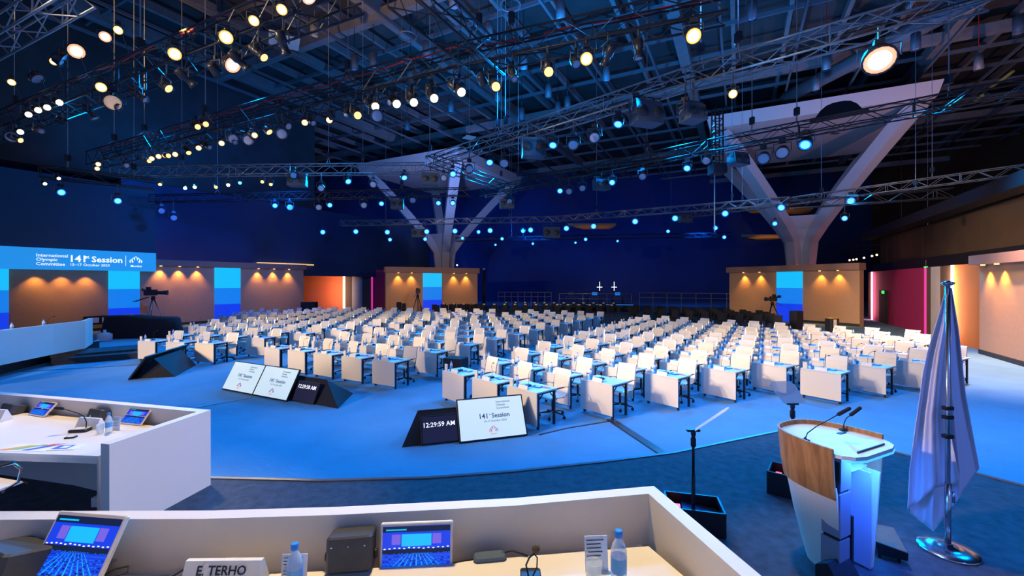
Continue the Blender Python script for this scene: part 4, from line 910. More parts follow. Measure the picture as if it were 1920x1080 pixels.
# ------------------------------------------------------------------ floor monitors
def leaning(name, BL, BR, h, lean, label, face='scrw'):
    """screen standing on the floor, base edge BL->BR as seen from its front, leaning back"""
    BL, BR = Vector((*BL, 0)), Vector((*BR, 0)); r_ = (BR - BL).normalized(); w_ = (BR - BL).length; back = Vector((-r_.y, r_.x, 0))
    up = Vector((0, 0, math.cos(lean))) + back * math.sin(lean); root = empty(name, BL, 0, label, 'monitor'); mx = frame((0, 0, .02), r_, up)
    b = MB(); b.T = mx; b.rbox((w_ / 2, h / 2, -.03), (w_, h, .05), M['black'], .008); b.build('housing', root)
    b = MB(); b.T = mx; b.box((w_ / 2, h / 2, -.003), (w_ - .05, h - .05, .004), M[face]); b.build('display', root)
    b = MB(); b.T = mx; b.box((w_ / 2, h / 2, -.07), (w_ * .5, h * .45, .04), M['dgrey']); b.build('rear_cover', root)
    return root, mx, w_
def session(root, mx, w_, h):
    F_ = lambda x, y: mx @ Matrix.Translation((x * w_, y * h, .002))
    for i, t_ in enumerate(('International', 'Olympic', 'Committee')): text('lettering', t_, .052 * h / .75, M['ink'], root, F_(.58, .86 - i * .075))
    text('lettering', '141', .125 * h / .75, M['ink'], root, F_(.30, .54), bold=.002); text('lettering', 'st', .05, M['ink'], root, F_(.30 + .205 / w_, .58)); text('lettering', 'Session', .115 * h / .75, M['ink'], root, F_(.495, .54), bold=.002)
    text('lettering', '15–17 October 2023', .05 * h / .75, M['ink'], root, F_(.37, .42))
    b = MB(); b.T = mx @ Matrix.Translation((w_ * .5, h * .22, .004)) @ Matrix.Rotation(-PI / 2, 4, 'X') @ Matrix.Identity(4)
    emblem(b, 0, 0, .15, [M['inkr'], M['inkb'], M['inkr']], y=0); b.build('emblem', root)
    text('lettering', 'Mumbai', .035, M['inkr'], root, F_(.455, .125))
def wedge(name, pts, H, label):                # triangular black shell: plan triangle/quad with ridge
    pass
g2 = lambda x, y: tuple(G(x, y, 0)[:2])
# right hand cluster
BLp, BRp = g2(862, 833), g2(990, 818)
root, mx, w_ = leaning('floor_monitor', BLp, BRp, .78, math.radians(28), 'white screen floor monitor with session title, nearest to the camera'); session(root, mx, w_, .78)
dv = (Vector(BRp) - Vector(BLp)).normalized(); bk = Vector((-dv.y, dv.x))
p0 = Vector(BLp) - dv * .66 + bk * .10; p1 = Vector(BLp) + dv * .02 + bk * .10
root, mx, w_ = leaning('clock_monitor', p0, p1, .50, math.radians(28), 'dark clock monitor showing the time left of the nearest white floor screen', 'scrd')
text('digits', '12:29:59 AM', .115, M['clockw'], root, mx @ Matrix.Translation((.03, .33, .002)), bold=.001)
def shell(name, A_, B_, depth, H, label, lead=0, tail=0, topd=.32):
    """low black wedge behind monitors: base A->B in front, ridge H high set back, sloping down to the rear"""
    A_, B_ = Vector(A_), Vector(B_); d_ = (B_ - A_).normalized(); n_ = Vector((-d_.y, d_.x)); L_ = (B_ - A_).length
    vs = [A_ + d_ * 0 - d_ * lead, B_ + d_ * tail, B_ + n_ * depth + d_ * 0, A_ + n_ * depth, A_ + n_ * topd, B_ + n_ * topd]
    z = [0, 0, 0, 0, H, H]; b = MB(); b.add([(v_.x - A_.x, v_.y - A_.y, zz) for v_, zz in zip(vs, z)], [(0, 3, 2, 1), (0, 1, 5, 4), (2, 3, 4, 5), (0, 4, 3), (1, 2, 5)], M['blackfab'])
    r = empty(name, (A_.x, A_.y, 0), 0, label, 'monitor stand'); b.build('shell', r)
    e = MB(); e.tube([(vs[4].x - A_.x, vs[4].y - A_.y, H + .005), (vs[5].x - A_.x, vs[5].y - A_.y, H + .005)], .012, M['dgrey'], 5); e.build('ridge_edge', r); return r
pa = Vector(BLp) - dv * .70 + bk * .16; pb = Vector(BRp) - dv * .10 + bk * .16
shell('monitor_shell', pa, pb, 1.0, .52, 'black wedge shell behind the nearest white floor monitor and clock', lead=.30)
# middle cluster
B1, B2, B3 = g2(414.8, 730.6), g2(472.5, 741.8), g2(536.5, 754)
rt, mx, w_ = leaning('floor_monitor', B1, B2, .80, math.radians(28), 'white floor monitor with session title, left one of the twin screens'); session(rt, mx, w_, .80)
rt, mx, w_ = leaning('floor_monitor', B2, B3, .80, math.radians(28), 'white floor monitor with session title, right one of the twin screens'); session(rt, mx, w_, .80)
dv = (Vector(B3) - Vector(B1)).normalized(); bk = Vector((-dv.y, dv.x))
p0 = Vector(B3) + dv * .03 + bk * .12; p1 = Vector(B3) + dv * .80 + bk * .12
root, mx, w_ = leaning('clock_monitor', p0, p1, .50, math.radians(24), 'dark clock monitor right of the twin white floor screens', 'scrd')
text('digits', '12:29:58 AM', .125, M['clockw'], root, mx @ Matrix.Translation((.05, .36, .002)), bold=.001)
shell('monitor_shell', Vector(B1) + dv * .2 + bk * .16, Vector(B3) + dv * .82 + bk * .18, 1.15, .52, 'black wedge shell behind the twin white floor monitors', tail=.75)
# left cluster seen from behind
c0 = Vector((-11.45, 12.7)); dr = Vector((-.27, .963)); bk = Vector((.963, .27))
for i, t in enumerate((0, 1.38)):
    q0 = c0 + dr * (t + 1.36); q1 = c0 + dr * t
    leaning('floor_monitor', q0, q1, .80, math.radians(33), f"dark floor monitor seen from behind at far left, {['nearer', 'farther'][i]} of the pair")
b = MB(); r = empty('monitor_shell', (c0.x, c0.y, 0), 0, 'blue-black wedge shell behind the left floor monitors seen from the rear', 'monitor stand')
P_ = lambda s_, t_, z: ((dr * s_ + bk * t_).x, (dr * s_ + bk * t_).y, z)
b.add([P_(.15, .12, 0), P_(2.15, .12, 0), P_(2.15, .95, 0), P_(.15, 1.15, 0), P_(.35, .50, .56), P_(2.15, .50, .56)], [(0, 1, 2, 3), (0, 4, 5, 1), (3, 2, 5, 4), (0, 3, 4), (1, 5, 2)], M['blackfab']); b.build('shell', r)

# ------------------------------------------------------------------ daises
def lift(p, z): return (p[0], p[1], z)
def dais(name, outer, zb, zt, wt, thick, label, inner_side):
    r = empty(name, (0, 0, 0), 0, label, 'dais'); return r
# near left dais on the stage
ZP = 1.35; ZW = 1.16
oc = G(395, 768, ZP)[:]; 
o0 = G(-260, 718, ZP); o1 = G(0, 734.5, ZP); o2 = G(200, 751, ZP); oc = G(395, 768.5, ZP); oe = G(205, 833, ZP)
r = empty('dais_counter', (0, 0, 0), 0, 'white raised desk front with side panel on stage, at left middle', 'dais')
b = MB(); pts = [oe, oc, o2, o1, o0]; b.wall([(p.x, p.y) for p in pts], ZS, ZP, .10, M['white2']); b.build('parapet', r)
inn = Vector((oe.x - .11, oe.y)); 
r = empty('dais_table', (0, 0, 0), 0, 'cream worktop with white leg panel behind the left parapet', 'table')
cr = G(183, 855, ZW); cl = G(-200, 838, ZW); bl_ = Vector((o1.x - .15, o1.y - .16)); br_ = Vector((oc.x - .13, oc.y - .16))
b = MB(); poly = [(cl.x - 1, cl.y + .02), (cr.x, cr.y), (cr.x + .03, cr.y + .03), (br_.x, br_.y), (o2.x, o2.y - .16), (bl_.x, bl_.y), (o0.x, o0.y - .15)]
b.prism([(p[0], p[1]) for p in poly], ZW - .03, ZW, M['cream']); b.build('worktop', r)
b = MB(); b.wall([(cr.x - .02, cr.y + .03), (br_.x - .02, br_.y - .02)], ZS, ZW - .03, .035, M['white']); b.build('leg_panel', r)
b = MB(); b.wall([(cl.x - 1, cl.y + .06), (cr.x - .03, cr.y + .05)], ZW - .10, ZW - .03, .03, M['white']); b.build('apron', r)
b = MB(); b.wall([(o0.x, o0.y - .42), (o1.x, o1.y - .42), (o2.x, o2.y - .42), (br_.x - .3, br_.y - .26)], ZS, ZW - .03, .03, M['white']); b.box((br_.x - .55, br_.y - .20, ZS + .06), (.5, .35, .1), M['white']); b.build('modesty_panel', r)
# near dais on the upper tier, in front of the camera
ZQ = 1.79; ZV = 1.595
q0 = G(-500, 963, ZQ); q1 = G(0, 958.5, ZQ); q2 = G(400, 957, ZQ); q3 = G(640, 950, ZQ); q4 = G(960, 934, ZQ); q5 = G(1226, 911, ZQ); q6 = G(1440, 1090, ZQ); q7 = q6 + (q6 - q5) * .6
tier = MB().prism([(q7.x - .04, q7.y), (q5.x - .04, q5.y - .04), (q4.x, q4.y - .04), (q3.x, q3.y - .04), (q1.x, q1.y - .04), (q0.x, q0.y - .04), (q0.x, -1.5), (q7.x - .04, -1.5)], ZS, .87, M['stagecarpet']).build('floor_tier'); struct(tier)
r = empty('dais_counter', (0, 0, 0), 0, 'curved white desk parapet across the bottom of the view', 'dais')
b = MB(); b.wall([(p.x, p.y) for p in (q7, q6, q5, q4, q3, q2, q1, q0)], ZS, ZQ, .075, M['white2']); b.build('parapet', r)
r = empty('dais_table', (0, 0, 0), 0, 'long cream worktop along the bottom edge behind the near parapet', 'table')
def off(p, q, dx, dy): return (p.x + dx, p.y + dy)
t5 = G(1216, 1024, ZV); t4 = G(1010, 1041, ZV); t3 = G(770, 1061, ZV); t2 = G(480, 1078, ZV); t1 = G(100, 1088, ZV); t0 = G(-500, 1095, ZV); t6 = G(1285, 1083, ZV)
t7 = t6 + (t6 - t5) * 3
b = MB(); b.prism([(t0.x, .35), (t7.x, .35), (t7.x, t7.y), (t6.x, t6.y), (t5.x, t5.y), (t4.x, t4.y), (t3.x, t3.y), (t2.x, t2.y), (t1.x, t1.y), (t0.x, t0.y)], ZV - .03, ZV, M['cream']); b.build('worktop', r)
b = MB(); b.prism([(q0.x, q0.y - .3), (q6.x - .12, q6.y - .3), (q5.x - .10, q5.y - .09), (q4.x, q4.y - .09), (q3.x, q3.y - .09), (q1.x, q1.y - .09), (q0.x, q0.y - .09)], ZV - .08, ZV - .065, M['white']); b.build('cable_tray', r)
b = MB()
for x in (-1.6, -.4, .6): b.box((x, 1.2, (.87 + ZV - .03) / 2), (.04, 1.2, ZV - .9), M['white'])
b.build('leg_panel', r)
# far left dais
zf = 1.47
f0, f1, f2, f3 = G(-220, 640, zf), G(0, 620, zf), G(100, 608, zf), G(160, 601.5, zf)
r = empty('dais_counter', (0, 0, 0), 0, 'curved white desk front on the stage at the far left edge', 'dais')
b = MB(); b.wall([(f3.x - 1.0, f3.y + 1.3), (f3.x, f3.y), (f2.x, f2.y), (f1.x, f1.y), (f0.x, f0.y)][::1], ZS, zf, -.12, M['white2']); b.build('parapet', r)
b = MB(); b.prism([(f0.x, f0.y + .2), (f1.x - .3, f1.y + .3), (f2.x - .3, f2.y + .3), (f3.x - .5, f3.y + .5), (f3.x - 1.3, f3.y + .9), (f1.x - 1.5, f1.y + .8), (f0.x - 1, f0.y + 1)], zf - .16, zf - .12, M['cream']); b.build('worktop', r)

# ------------------------------------------------------------------ things on the daises
def hallview(b, w_, h, mx):                    # the picture shown on the touch monitors: hall with a blue backdrop
    pass
def touch_monitor(name, c, w_, h, rz, lean, label, flip=0):
    """small white framed touch monitor leaning back; c = centre of its base edge"""
    r = empty(name, c, rz, label, 'monitor'); mx = frame((0, 0, .01), (1, 0, 0), (0, math.sin(lean), math.cos(lean)))
    b = MB(); b.T = mx; b.rbox((0, h / 2, -.01), (w_, h, .02), M['white'], .006); b.build('housing', r)
    b = MB(); b.T = mx; mh = h * .86; mw = w_ * .93; y0 = h * .08
    b.box((0, y0 + mh / 2, .001), (mw, mh, .002), M['ledd'])
    b.box((0, y0 + mh * .94, .0025), (mw, mh * .12, .001), M['screenoff'])
    b.box((0, y0 + mh * .70, .0025), (mw * .44, mh * .26, .001), M['ledc'])
    for sx in (-1, 1): b.box((sx * mw * .30, y0 + mh * .72, .0025), (mw * .13, mh * .22, .001), M['vio'])
    b.box((0, y0 + mh * .46, .0025), (mw, mh * .10, .001), M['screenoff'])
    rr = random.Random(5); 
    for row in range(8):
        z = y0 + mh * (.42 - row * .055); cnt = 26 - row * 2
        for i in range(cnt):
            x = -mw / 2 + mw * (i + .5) / cnt
            b.box((x, z, .003), (mw / cnt * .6, mh * (.010 + .002 * row), .001), M['ledb'] if rr.random() < .75 else M['screenoff'])
    for k_ in range(9):
        xa = -mw / 2 + mw * (k_ + .5) / 9; b.add([(xa * .35 - .001, y0 + mh * .41, .0028), (xa * .35 + .001, y0 + mh * .41, .0028), (xa + .004, y0 + .004, .0028), (xa - .004, y0 + .004, .0028)], [(0, 1, 2, 3)], M['ledc'])
    for i in range(14): b.box((-mw / 2 + mw * (i + .5) / 14, y0 + mh * .525 + rr.uniform(-.002, .004), .003), (mw / 14 * .4, mh * .02, .001), M['bannerw'])
    b.box((-mw * .30, y0 + mh * .93, .0032), (mw * .3, mh * .03, .001), M['ledc'])
    b.build('display', r)
    b = MB(); b.cyl((0, .16, 0), (0, h * .3, h * .45), .01, M['chrome'], n=6); b.box((0, .12, .005), (w_ * .4, .14, .01), M['chrome']); b.build('stand', r)
    return r
mat('vio', (.2, .1, .4), .5, emit=(.12, .10, .65), es=.9); M['vio'] = MATS['vio']
c = G(778, 1066, ZV); c.y -= .0; touch_monitor('touch_monitor', (c.x, c.y + .02, ZV - .062), .335, .235, math.radians(4), math.radians(8), 'white framed monitor showing the hall, in front of the centre of the near parapet')
c = G(110, 1100, ZV); touch_monitor('touch_monitor', (c.x, c.y + .00, ZV), .36, .27, math.radians(-7), math.radians(30), 'white framed monitor showing the hall, at the bottom left corner').rotation_euler
def bxo(name, px, py, z, d, rz, m, label, cat, tilt=0, dz=0):
    c = G(px, py, z); o = MB().rbox((0, 0, d[2] / 2), d, M[m], .008).build(name, None, (c.x, c.y, z + dz), (tilt, 0, rz)); tag(o, label, cat); return o
c = G(655, 1068, ZV); r = empty('desk_loudspeaker', (c.x, c.y + .03, ZV), math.radians(8), 'black desktop loudspeaker box on the near worktop left of the monitor', 'loudspeaker')
MB().rbox((0, 0, .075), (.20, .12, .15), M['dgrey'], .012, Matrix.Rotation(-.15, 3, 'X')).build('cabinet', r)
b = MB()
for x in (-.07, 0, .07): b.cyl((x, -.068, .13), (x, -.074, .128), .005, M['chrome'], n=6)
b.build('knob', r); b = MB(); b.cyl((.10, 0, .05), (.115, 0, .05), .02, M['black'], n=8); b.cyl((-.10, 0, .05), (-.115, 0, .05), .02, M['black'], n=8); b.build('side_screw', r)
c = G(20, 1095, ZV); o = MB().rbox((0, 0, .075), (.24, .18, .15), M['dgrey'], .015, Matrix.Rotation(-.3, 3, 'X')).build('desk_loudspeaker', None, (c.x - .02, c.y + .02, ZV), (0, 0, math.radians(-20))); tag(o, 'black desktop loudspeaker box at the bottom left corner', 'loudspeaker'); MB().cyl((.0, -.10, .1), (0, -.108, .1), .012, M['chrome'], n=8).build('knob', o)
c = G(917, 1062, ZV); o = MB().rbox((0, 0, .04), (.155, .07, .08), M['speaker'], .012).build('junction_box', None, (c.x, c.y + .06, ZV - .064), (0, 0, math.radians(8))); tag(o, 'small blue-grey box between near parapet and worktop, right of the monitor', 'box'); MB().cyl((.07, 0, .03), (.12, -.01, .02), .008, M['black'], n=6).build('plug', o)
def cable(pts, label, r_=.004):
    o = MB().tube(pts, r_, M['rubber'], 6).build('cable'); tag(o, label, 'cable')
A_ = lambda px, py, z=ZV: G(px, py, z)
cable([A_(850, 1056), A_(905, 1050) + Vector((0, .02, 0)), A_(960, 1040) + Vector((0, .0, .02)), A_(990, 1044) + Vector((0, 0, .004))], 'black cable beside the small blue-grey box')
c1 = A_(180, 1085); cable([c1, c1 + Vector((.04, .05, .01)), c1 + Vector((.09, .06, .015)), c1 + Vector((.11, .03, .01)), c1 + Vector((.07, .0, .005)), c1 + Vector((.02, .01, .005))], 'looped black cable right of the bottom left monitor')
c1 = A_(320, 1083); cable([c1, c1 + Vector((.03, .04, .01)), c1 + Vector((.08, .05, .02)), c1 + Vector((.13, .02, .015))], 'black cable bowed behind the name plate')
# name plate
def nameplate(c, w_, h, rz, label, txt=None, s=.05):
    r = empty('name_plate', c, rz, label, 'name plate'); b = MB(); d_ = h * .5
    b.add([(-w_ / 2, -d_, 0), (w_ / 2, -d_, 0), (w_ / 2, -.01, h), (-w_ / 2, -.01, h), (-w_ / 2, d_, 0), (w_ / 2, d_, 0), (w_ / 2, .01, h), (-w_ / 2, .01, h)], [(0, 1, 2, 3), (5, 4, 7, 6), (3, 2, 6, 7), (0, 3, 7, 4), (1, 5, 6, 2), (0, 4, 5, 1)], M['paper']); b.build('card', r)
    if txt: text('lettering', txt, s, M['text'], r, frame((.0, -d_ + (d_ - .01) * .68 - .003, h * .68), (1, 0, 0), (0, (d_ - .01) / h, 1)), 'CENTER', bold=.0006)
    return r
c = G(428, 1088, ZV); nameplate((c.x, c.y - .02, ZV), .325, .105, math.radians(1), 'white name plate with black capitals at the bottom edge', 'E. TERHO', .050)
# bottles, glasses, papers
def bottle(c, s_, label, rz=0):
    r = kit('water_bottle', BTM, c, rz, label, 'bottle', None)
    r.scale = (s_,) * 3; return r
c = G(1157, 1090, ZV); bottle((c.x, c.y - .03, ZV), 1.05, 'clear water bottle with blue cap at bottom right of the near worktop')
c = G(557, 1110, ZV); bottle((c.x, c.y - .02, ZV), .95, 'clear water bottle with blue cap right of the name plate at the bottom edge')
def drink(c, label, s_=1.0, m='glass'):
    o = MB().lathe([(.028, 0), (.030, .004), (.036, .10), (.034, .10), (.027, .010), (.001, .010)], M[m], n=16, cap=False).build('drinking_glass', None, c); o.scale = (s_,) * 3; tag(o, label, 'glass')
c = G(1112, 1090, ZV); drink((c.x, c.y - .02, ZV), 'clear drinking glass left of the bottle on the near worktop', 1.0)
def tent(c, rz, label, w_=.10, h=.14):
    r = empty('paper_sign', c, rz, label, 'paper sign'); b = MB(); b.box((0, 0, h / 2), (w_, .003, h), M['paper'], Matrix.Rotation(-.12, 3, 'X')); b.build('sheet', r)
    b = MB(); rr = random.Random(int(w_ * 1000))
    for i in range(6): b.box((-.012 if i % 3 else -.005, -.0035 + (.88 - i * .1) * h * .0 + .12 * ((.88 - i * .11) * h - h / 2) , (.88 - i * .11) * h), (w_ * (.62 if i else .75), .001, h * .022), M['text'])
    b.build('print_lines', r)
c = G(1118, 1068, ZV); tent((c.x, c.y, ZV), math.radians(4), 'upright printed sheet behind the glass on the near worktop', .105, .15)
c = G(552, 1092, ZV); tent((c.x, c.y, ZV), math.radians(2), 'upright printed sheet behind the bottle right of the name plate', .11, .12)
# microphone with foam head on the near worktop
c = G(995, 1088, ZV); r = empty('desk_microphone', (c.x, c.y, ZV), 0, 'black desk microphone with foam head on the near worktop', 'microphone')
MB().rbox((0, 0, .01), (.09, .11, .02), M['black'], .006).build('base', r)
MB().tube([(-.01, 0, .02), (-.02, .01, .06), (-.005, .015, .09), (.02, .01, .115)], .004, M['black'], 6).build('gooseneck', r)
MB().lathe([(.004, -.018), (.015, -.011), (.019, .002), (.015, .014), (.004, .020)], mat('foam_brown', (.09, .06, .03), .9, noise=.3, nscale=200), n=12).build('foam_head', r, (.024, .01, .13))
MB().tube([(.01, 0, .02), (.028, .01, .05), (.03, .015, .09), (.012, .012, .112)], .003, M['rubber'], 6).build('cord', r)

# left dais things
def G2(px, py): return G(px, py, ZW)
c = G2(66, 781); touch_monitor('touch_monitor', (c.x, c.y, ZW), .34, .20, math.radians(-18), math.radians(42), 'small monitor on the left dais worktop, left one')
c = G2(243, 797); touch_monitor('touch_monitor', (c.x, c.y, ZW), .34, .20, math.radians(-14), math.radians(38), 'small monitor on the left dais worktop, right one near the corner')
for (px, py, lb) in [(20, 776, 'left'), (184, 787, 'right')]:
    c = G2(px, py); o = MB().rbox((0, 0, .06), (.25, .15, .12), M['dgrey'], .015, Matrix.Rotation(-.35, 3, 'X')).build('desk_loudspeaker', None, (c.x, c.y + .03, ZW), (0, 0, -.3)); tag(o, f"small dark desktop loudspeaker on the left dais, {lb} one", 'loudspeaker'); MB().cyl((0, -.1, .07), (0, -.11, .07), .01, M['chrome'], n=6).build('knob', o)
c = G2(170, 802); nameplate((c.x, c.y, ZW), .31, .12, math.radians(-10), 'white name plate beside the bottle on the left dais')
c = G2(-2, 788); nameplate((c.x, c.y, ZW), .25, .14, math.radians(-10), 'white name plate cut by the left picture edge on the left dais')
c = G2(204, 811); bottle((c.x, c.y, ZW), 1.0, 'clear water bottle with blue cap on the left dais')
c = G2(188, 812); drink((c.x, c.y, ZW), 'clear drinking glass beside the bottle on the left dais')
c = G2(219, 805); tent((c.x, c.y, ZW), math.radians(-8), 'upright white paper behind the bottle on the left dais', .10, .15)
c = G2(152, 808); r = empty('desk_microphone', (c.x, c.y, ZW), math.radians(10), 'long gooseneck microphone on the left dais worktop', 'microphone')
MB().rbox((0, 0, .015), (.19, .13, .03), M['black'], .012).build('base', r); MB().rbox((0, 0, .032), (.15, .09, .006), M['cream'], .004).build('pad', r)
MB().tube([(.05, .0, .03), (.055, 0, .10), (.03, 0, .17), (-.03, 0, .21), (-.14, 0, .255), (-.19, 0, .27)], .006, M['black'], 6).build('gooseneck', r)
MB().tube([(-.18, 0, .268), (-.21, 0, .277), (-.26, 0, .285)], [.016, .02, .014], M['blackfab'], 8).build('foam_head', r)
c = G2(70, 838); r = empty('brochure', (c.x, c.y, ZW), 0, 'bright multicolour brochure on the left dais worktop', 'brochure')
b = MB(); b.add([(-.34, -.10, .003), (-.12, .04, .003), (.02, .04, .003), (-.22, -.10, .003)], [(0, 1, 2, 3)], M['orprint']); b.add([(-.22, -.08, .004), (0, .06, .004), (.06, .06, .004), (-.12, -.08, .004)], [(0, 1, 2, 3)], M['grprint'])
b.add([(-.06, -.10, .005), (.10, .03, .005), (.17, .03, .005), (.02, -.10, .005)], [(0, 1, 2, 3)], M['blueprint']); b.add([(.02, .0, .006), (.10, .07, .006), (.26, .08, .006), (.16, .03, .006)], [(0, 1, 2, 3)], M['redprint']); b.box((-.05, -.02, .001), (.5, .2, .002), M['paper']); b.build('cover', r)
c = G2(125, 839); r = empty('brochure', (c.x, c.y, ZW), .1, 'white brochure with blue picture on the left dais worktop', 'brochure'); b = MB(); b.box((0, 0, .003), (.26, .16, .006), M['paper']); b.box((-.03, 0, .0065), (.16, .11, .001), M['blueprint']); b.box((-.01, 0, .0075), (.07, .06, .001), M['paper']); b.build('cover', r)
c = G2(133, 821); o = MB().rbox((0, 0, .008), (.10, .06, .016), M['black'], .005).build('card_reader', None, (c.x, c.y, ZW), (0, 0, .3)); tag(o, 'small black device on the left dais worktop', 'device'); MB().box((0, 0, .017), (.06, .03, .002), M['paper']).build('pad', o)
# chair at the left dais
g = G(-12, 940, ZS); CH = kit('swivel_chair', CPM, (-5.08, 4.0, ZS), math.radians(200), 'cream swivel chair with chrome arms at the left dais', 'chair', None); CH.scale = (1.12,) * 3
CH.rotation_euler = (0, 0, math.radians(166))
# far left dais things
def on_far(px, py, z=zf - .12): return G(px, py, z)
g = G(10, 612, zf); kit('swivel_chair', CPM, (g.x - .9, g.y + .9, ZS), math.radians(150), 'cream swivel chair behind the far left dais', 'chair', None).scale = (1.2,) * 3
for i, px in enumerate((64, 8)):
    t = (px - 0) / 160; q = f1.lerp(f3, max(0, t)); bottle((q.x - .45, q.y + .55, zf - .12), 1.3, f"water bottle on the far left dais, {['right', 'left'][i]} one")
q = f1.lerp(f3, .44); kit('desk_microphone', MPM, (q.x - .5, q.y + .6, zf - .12), .5, 'small black microphone on the far left dais', 'microphone', None)
# white boxes against the left wall, covered piano shape, plastic tank
for i, px in enumerate((170, 194)):
    q = Vector((*lpt(px), 0)) + Vector((.85, -.53, 0)) * .6; o = MB().rbox((0, 0, .0), (.42, .12, .30), M['paper'], .02).build('wall_box', None, (q.x, q.y, ZS + .25), (0, 0, math.radians(58))); MB().box((0, .05, 0), (.9, .06, .5), M['black']).build('back_plate', o)
    tag(o, f"small white socket box low on the left wall, {['left', 'right'][i]} one", 'box')
g = G(268, 632, 0); r = empty('covered_equipment', (g.x, g.y, 0), math.radians(6), 'long low table shape under a black cloth at left, before the tripod camera', 'covered table')
b = MB(); N = 22; rw = []
import math as _m
for j, (sx, sy, z) in enumerate([(1.08, 1.1, 0), (1.03, 1.04, .5), (1.0, 1.0, .98), (.94, .9, 1.06), (.5, .5, 1.08)]):
    for i in range(N):
        t = 2 * PI * i / N; ex = abs(_m.cos(t)) ** .5 * (1 if _m.cos(t) > 0 else -1); ey = abs(_m.sin(t)) ** .5 * (1 if _m.sin(t) > 0 else -1)
        wv = 1 + (.04 * _m.sin(i * 2.5) if j < 2 else 0); rw.append((ex * 1.72 * sx * wv, ey * .55 * sy * wv, z * (1 + .16 * _m.cos(t + .5) ** 2 * (-1 if ex > 0 else 1) * (z > .6)) if z < .9 else z + .10 * (ex < -.3) - .02 * i % 3 * .01))
fs = [tuple(range(4 * N, 5 * N))]
for j in range(4):
    for i in range(N): k = (i + 1) % N; fs.append((j * N + i, j * N + k, (j + 1) * N + k, (j + 1) * N + i))
b.add(rw, fs, M['blackfab'], True); b.build('black_cloth', r)
MB().rbox((-.75, 0, 1.17), (.5, .2, .06), M['gold'], .02).build('yellow_pad', r)
g = G(231, 635, 0); o = MB().lathe([(.26, 0), (.30, .05), (.30, .34), (.16, .42), (.06, .44), (.06, .56)], M['plastic'], n=12).build('water_canister', None, (g.x - .1, g.y - .9, 0)); tag(o, 'pale blue plastic canister in front of the black covered table', 'canister')
# tripod cameras
def tvcam(px, Y, zlens, rz, sc_, label, legm='chrome'):
    r = empty('tv_camera', (XY(px, Y), Y, 0), rz, label, 'camera'); H = zlens / sc_ - .25
    for i in range(3):
        t = 2 * PI * i / 3 + .5; MB().tube([(.06 * math.cos(t), .06 * math.sin(t), H - .1), (.55 * math.cos(t), .55 * math.sin(t), 0)], [.035, .02], M[legm], 6).build('leg', r)
    MB().lathe([(.08, H - .12), (.10, H), (.07, H + .1)], M['black'], n=10).build('head', r)
    b = MB(); b.rbox((0, .1, H + .28), (.2, .55, .3), M['black'], .03); b.rbox((0, .18, H + .5), (.16, .2, .14), M['black'], .02); b.build('body', r)
    MB().lathe([(.07, 0), (.09, .1), (.11, .38), (.13, .42), (.13, .46), (.11, .46)], M['fixture'], n=12).build('lens', r, (0, -.16, H + .27), (PI / 2, 0, 0))
    b = MB(); b.cyl((.12, .2, H + .05), (.2, .75, H - .18), .018, M['black'], n=6); b.cyl((-.12, .2, H + .05), (-.2, .75, H - .18), .018, M['black'], n=6); b.rbox((.15, .45, H + .42), (.22, .06, .16), M['black'], .01); b.build('pan_bar', r)
    r.scale = (sc_,) * 3; return r
tvcam(287, 26.5, 2.25, math.radians(115), 1.2, 'television camera on a silver tripod before the left display wall')
tvcam(783, 36.2, 2.1, math.radians(20), 1.1, 'dark television camera before the middle display wall', 'black')
tvcam(1448, 29.5, 1.75, math.radians(-65), 1.1, 'television camera on tripod before the right blue light column', 'black')
g = (XY(1493, 26.5), 26.5); r = empty('floor_loudspeaker', (g[0], g[1], 0), .3, 'upright black loudspeaker before the right blue light column', 'loudspeaker'); MB().rbox((0, 0, .75), (.62, .5, .8), M['blackfab'], .04).build('cabinet', r); MB().box((0, 0, .18), (.7, .55, .35), M['black']).build('base_box', r)
g = (XY(1560, 24.5), 24.5); r = empty('storage_bin', (g[0], g[1], 0), .2, 'small dark bin with yellow top at the right display wall', 'bin'); MB().rbox((0, 0, .45), (.6, .4, .8), M['black'], .03).build('bin_body', r); MB().box((.05, 0, .87), (.4, .3, .05), M['yellow']).build('lid', r); MB().box((-.02, -.21, .6), (.2, .02, .4), M['white']).build('label_plate', r)
g = (XY(580, 35.5), 35.5); o = MB().rbox((0, 0, .85), (1.2, .6, .9), M['blackfab'], .05).build('equipment_case', None, (g[0], g[1], 0)); MB().box((0, 0, .2), (1.1, .5, .4), M['black']).build('trolley', o); tag(o, 'dark equipment case before the rust wall panel', 'case')
g = (XY(748, 35.2), 35.2); o = MB().rbox((0, 0, .8), (.35, .35, 1.0), M['blackfab'], .05).build('equipment_case', None, (g[0], g[1], 0)); MB().rbox((.4, 0, .75), (.3, .3, .9), M['blackfab'], .05).build('side_pouch', o); MB().box((.2, 0, .2), (.8, .3, .4), M['black']).build('trolley', o); tag(o, 'small dark cases left of the dark camera at the middle display wall', 'case')

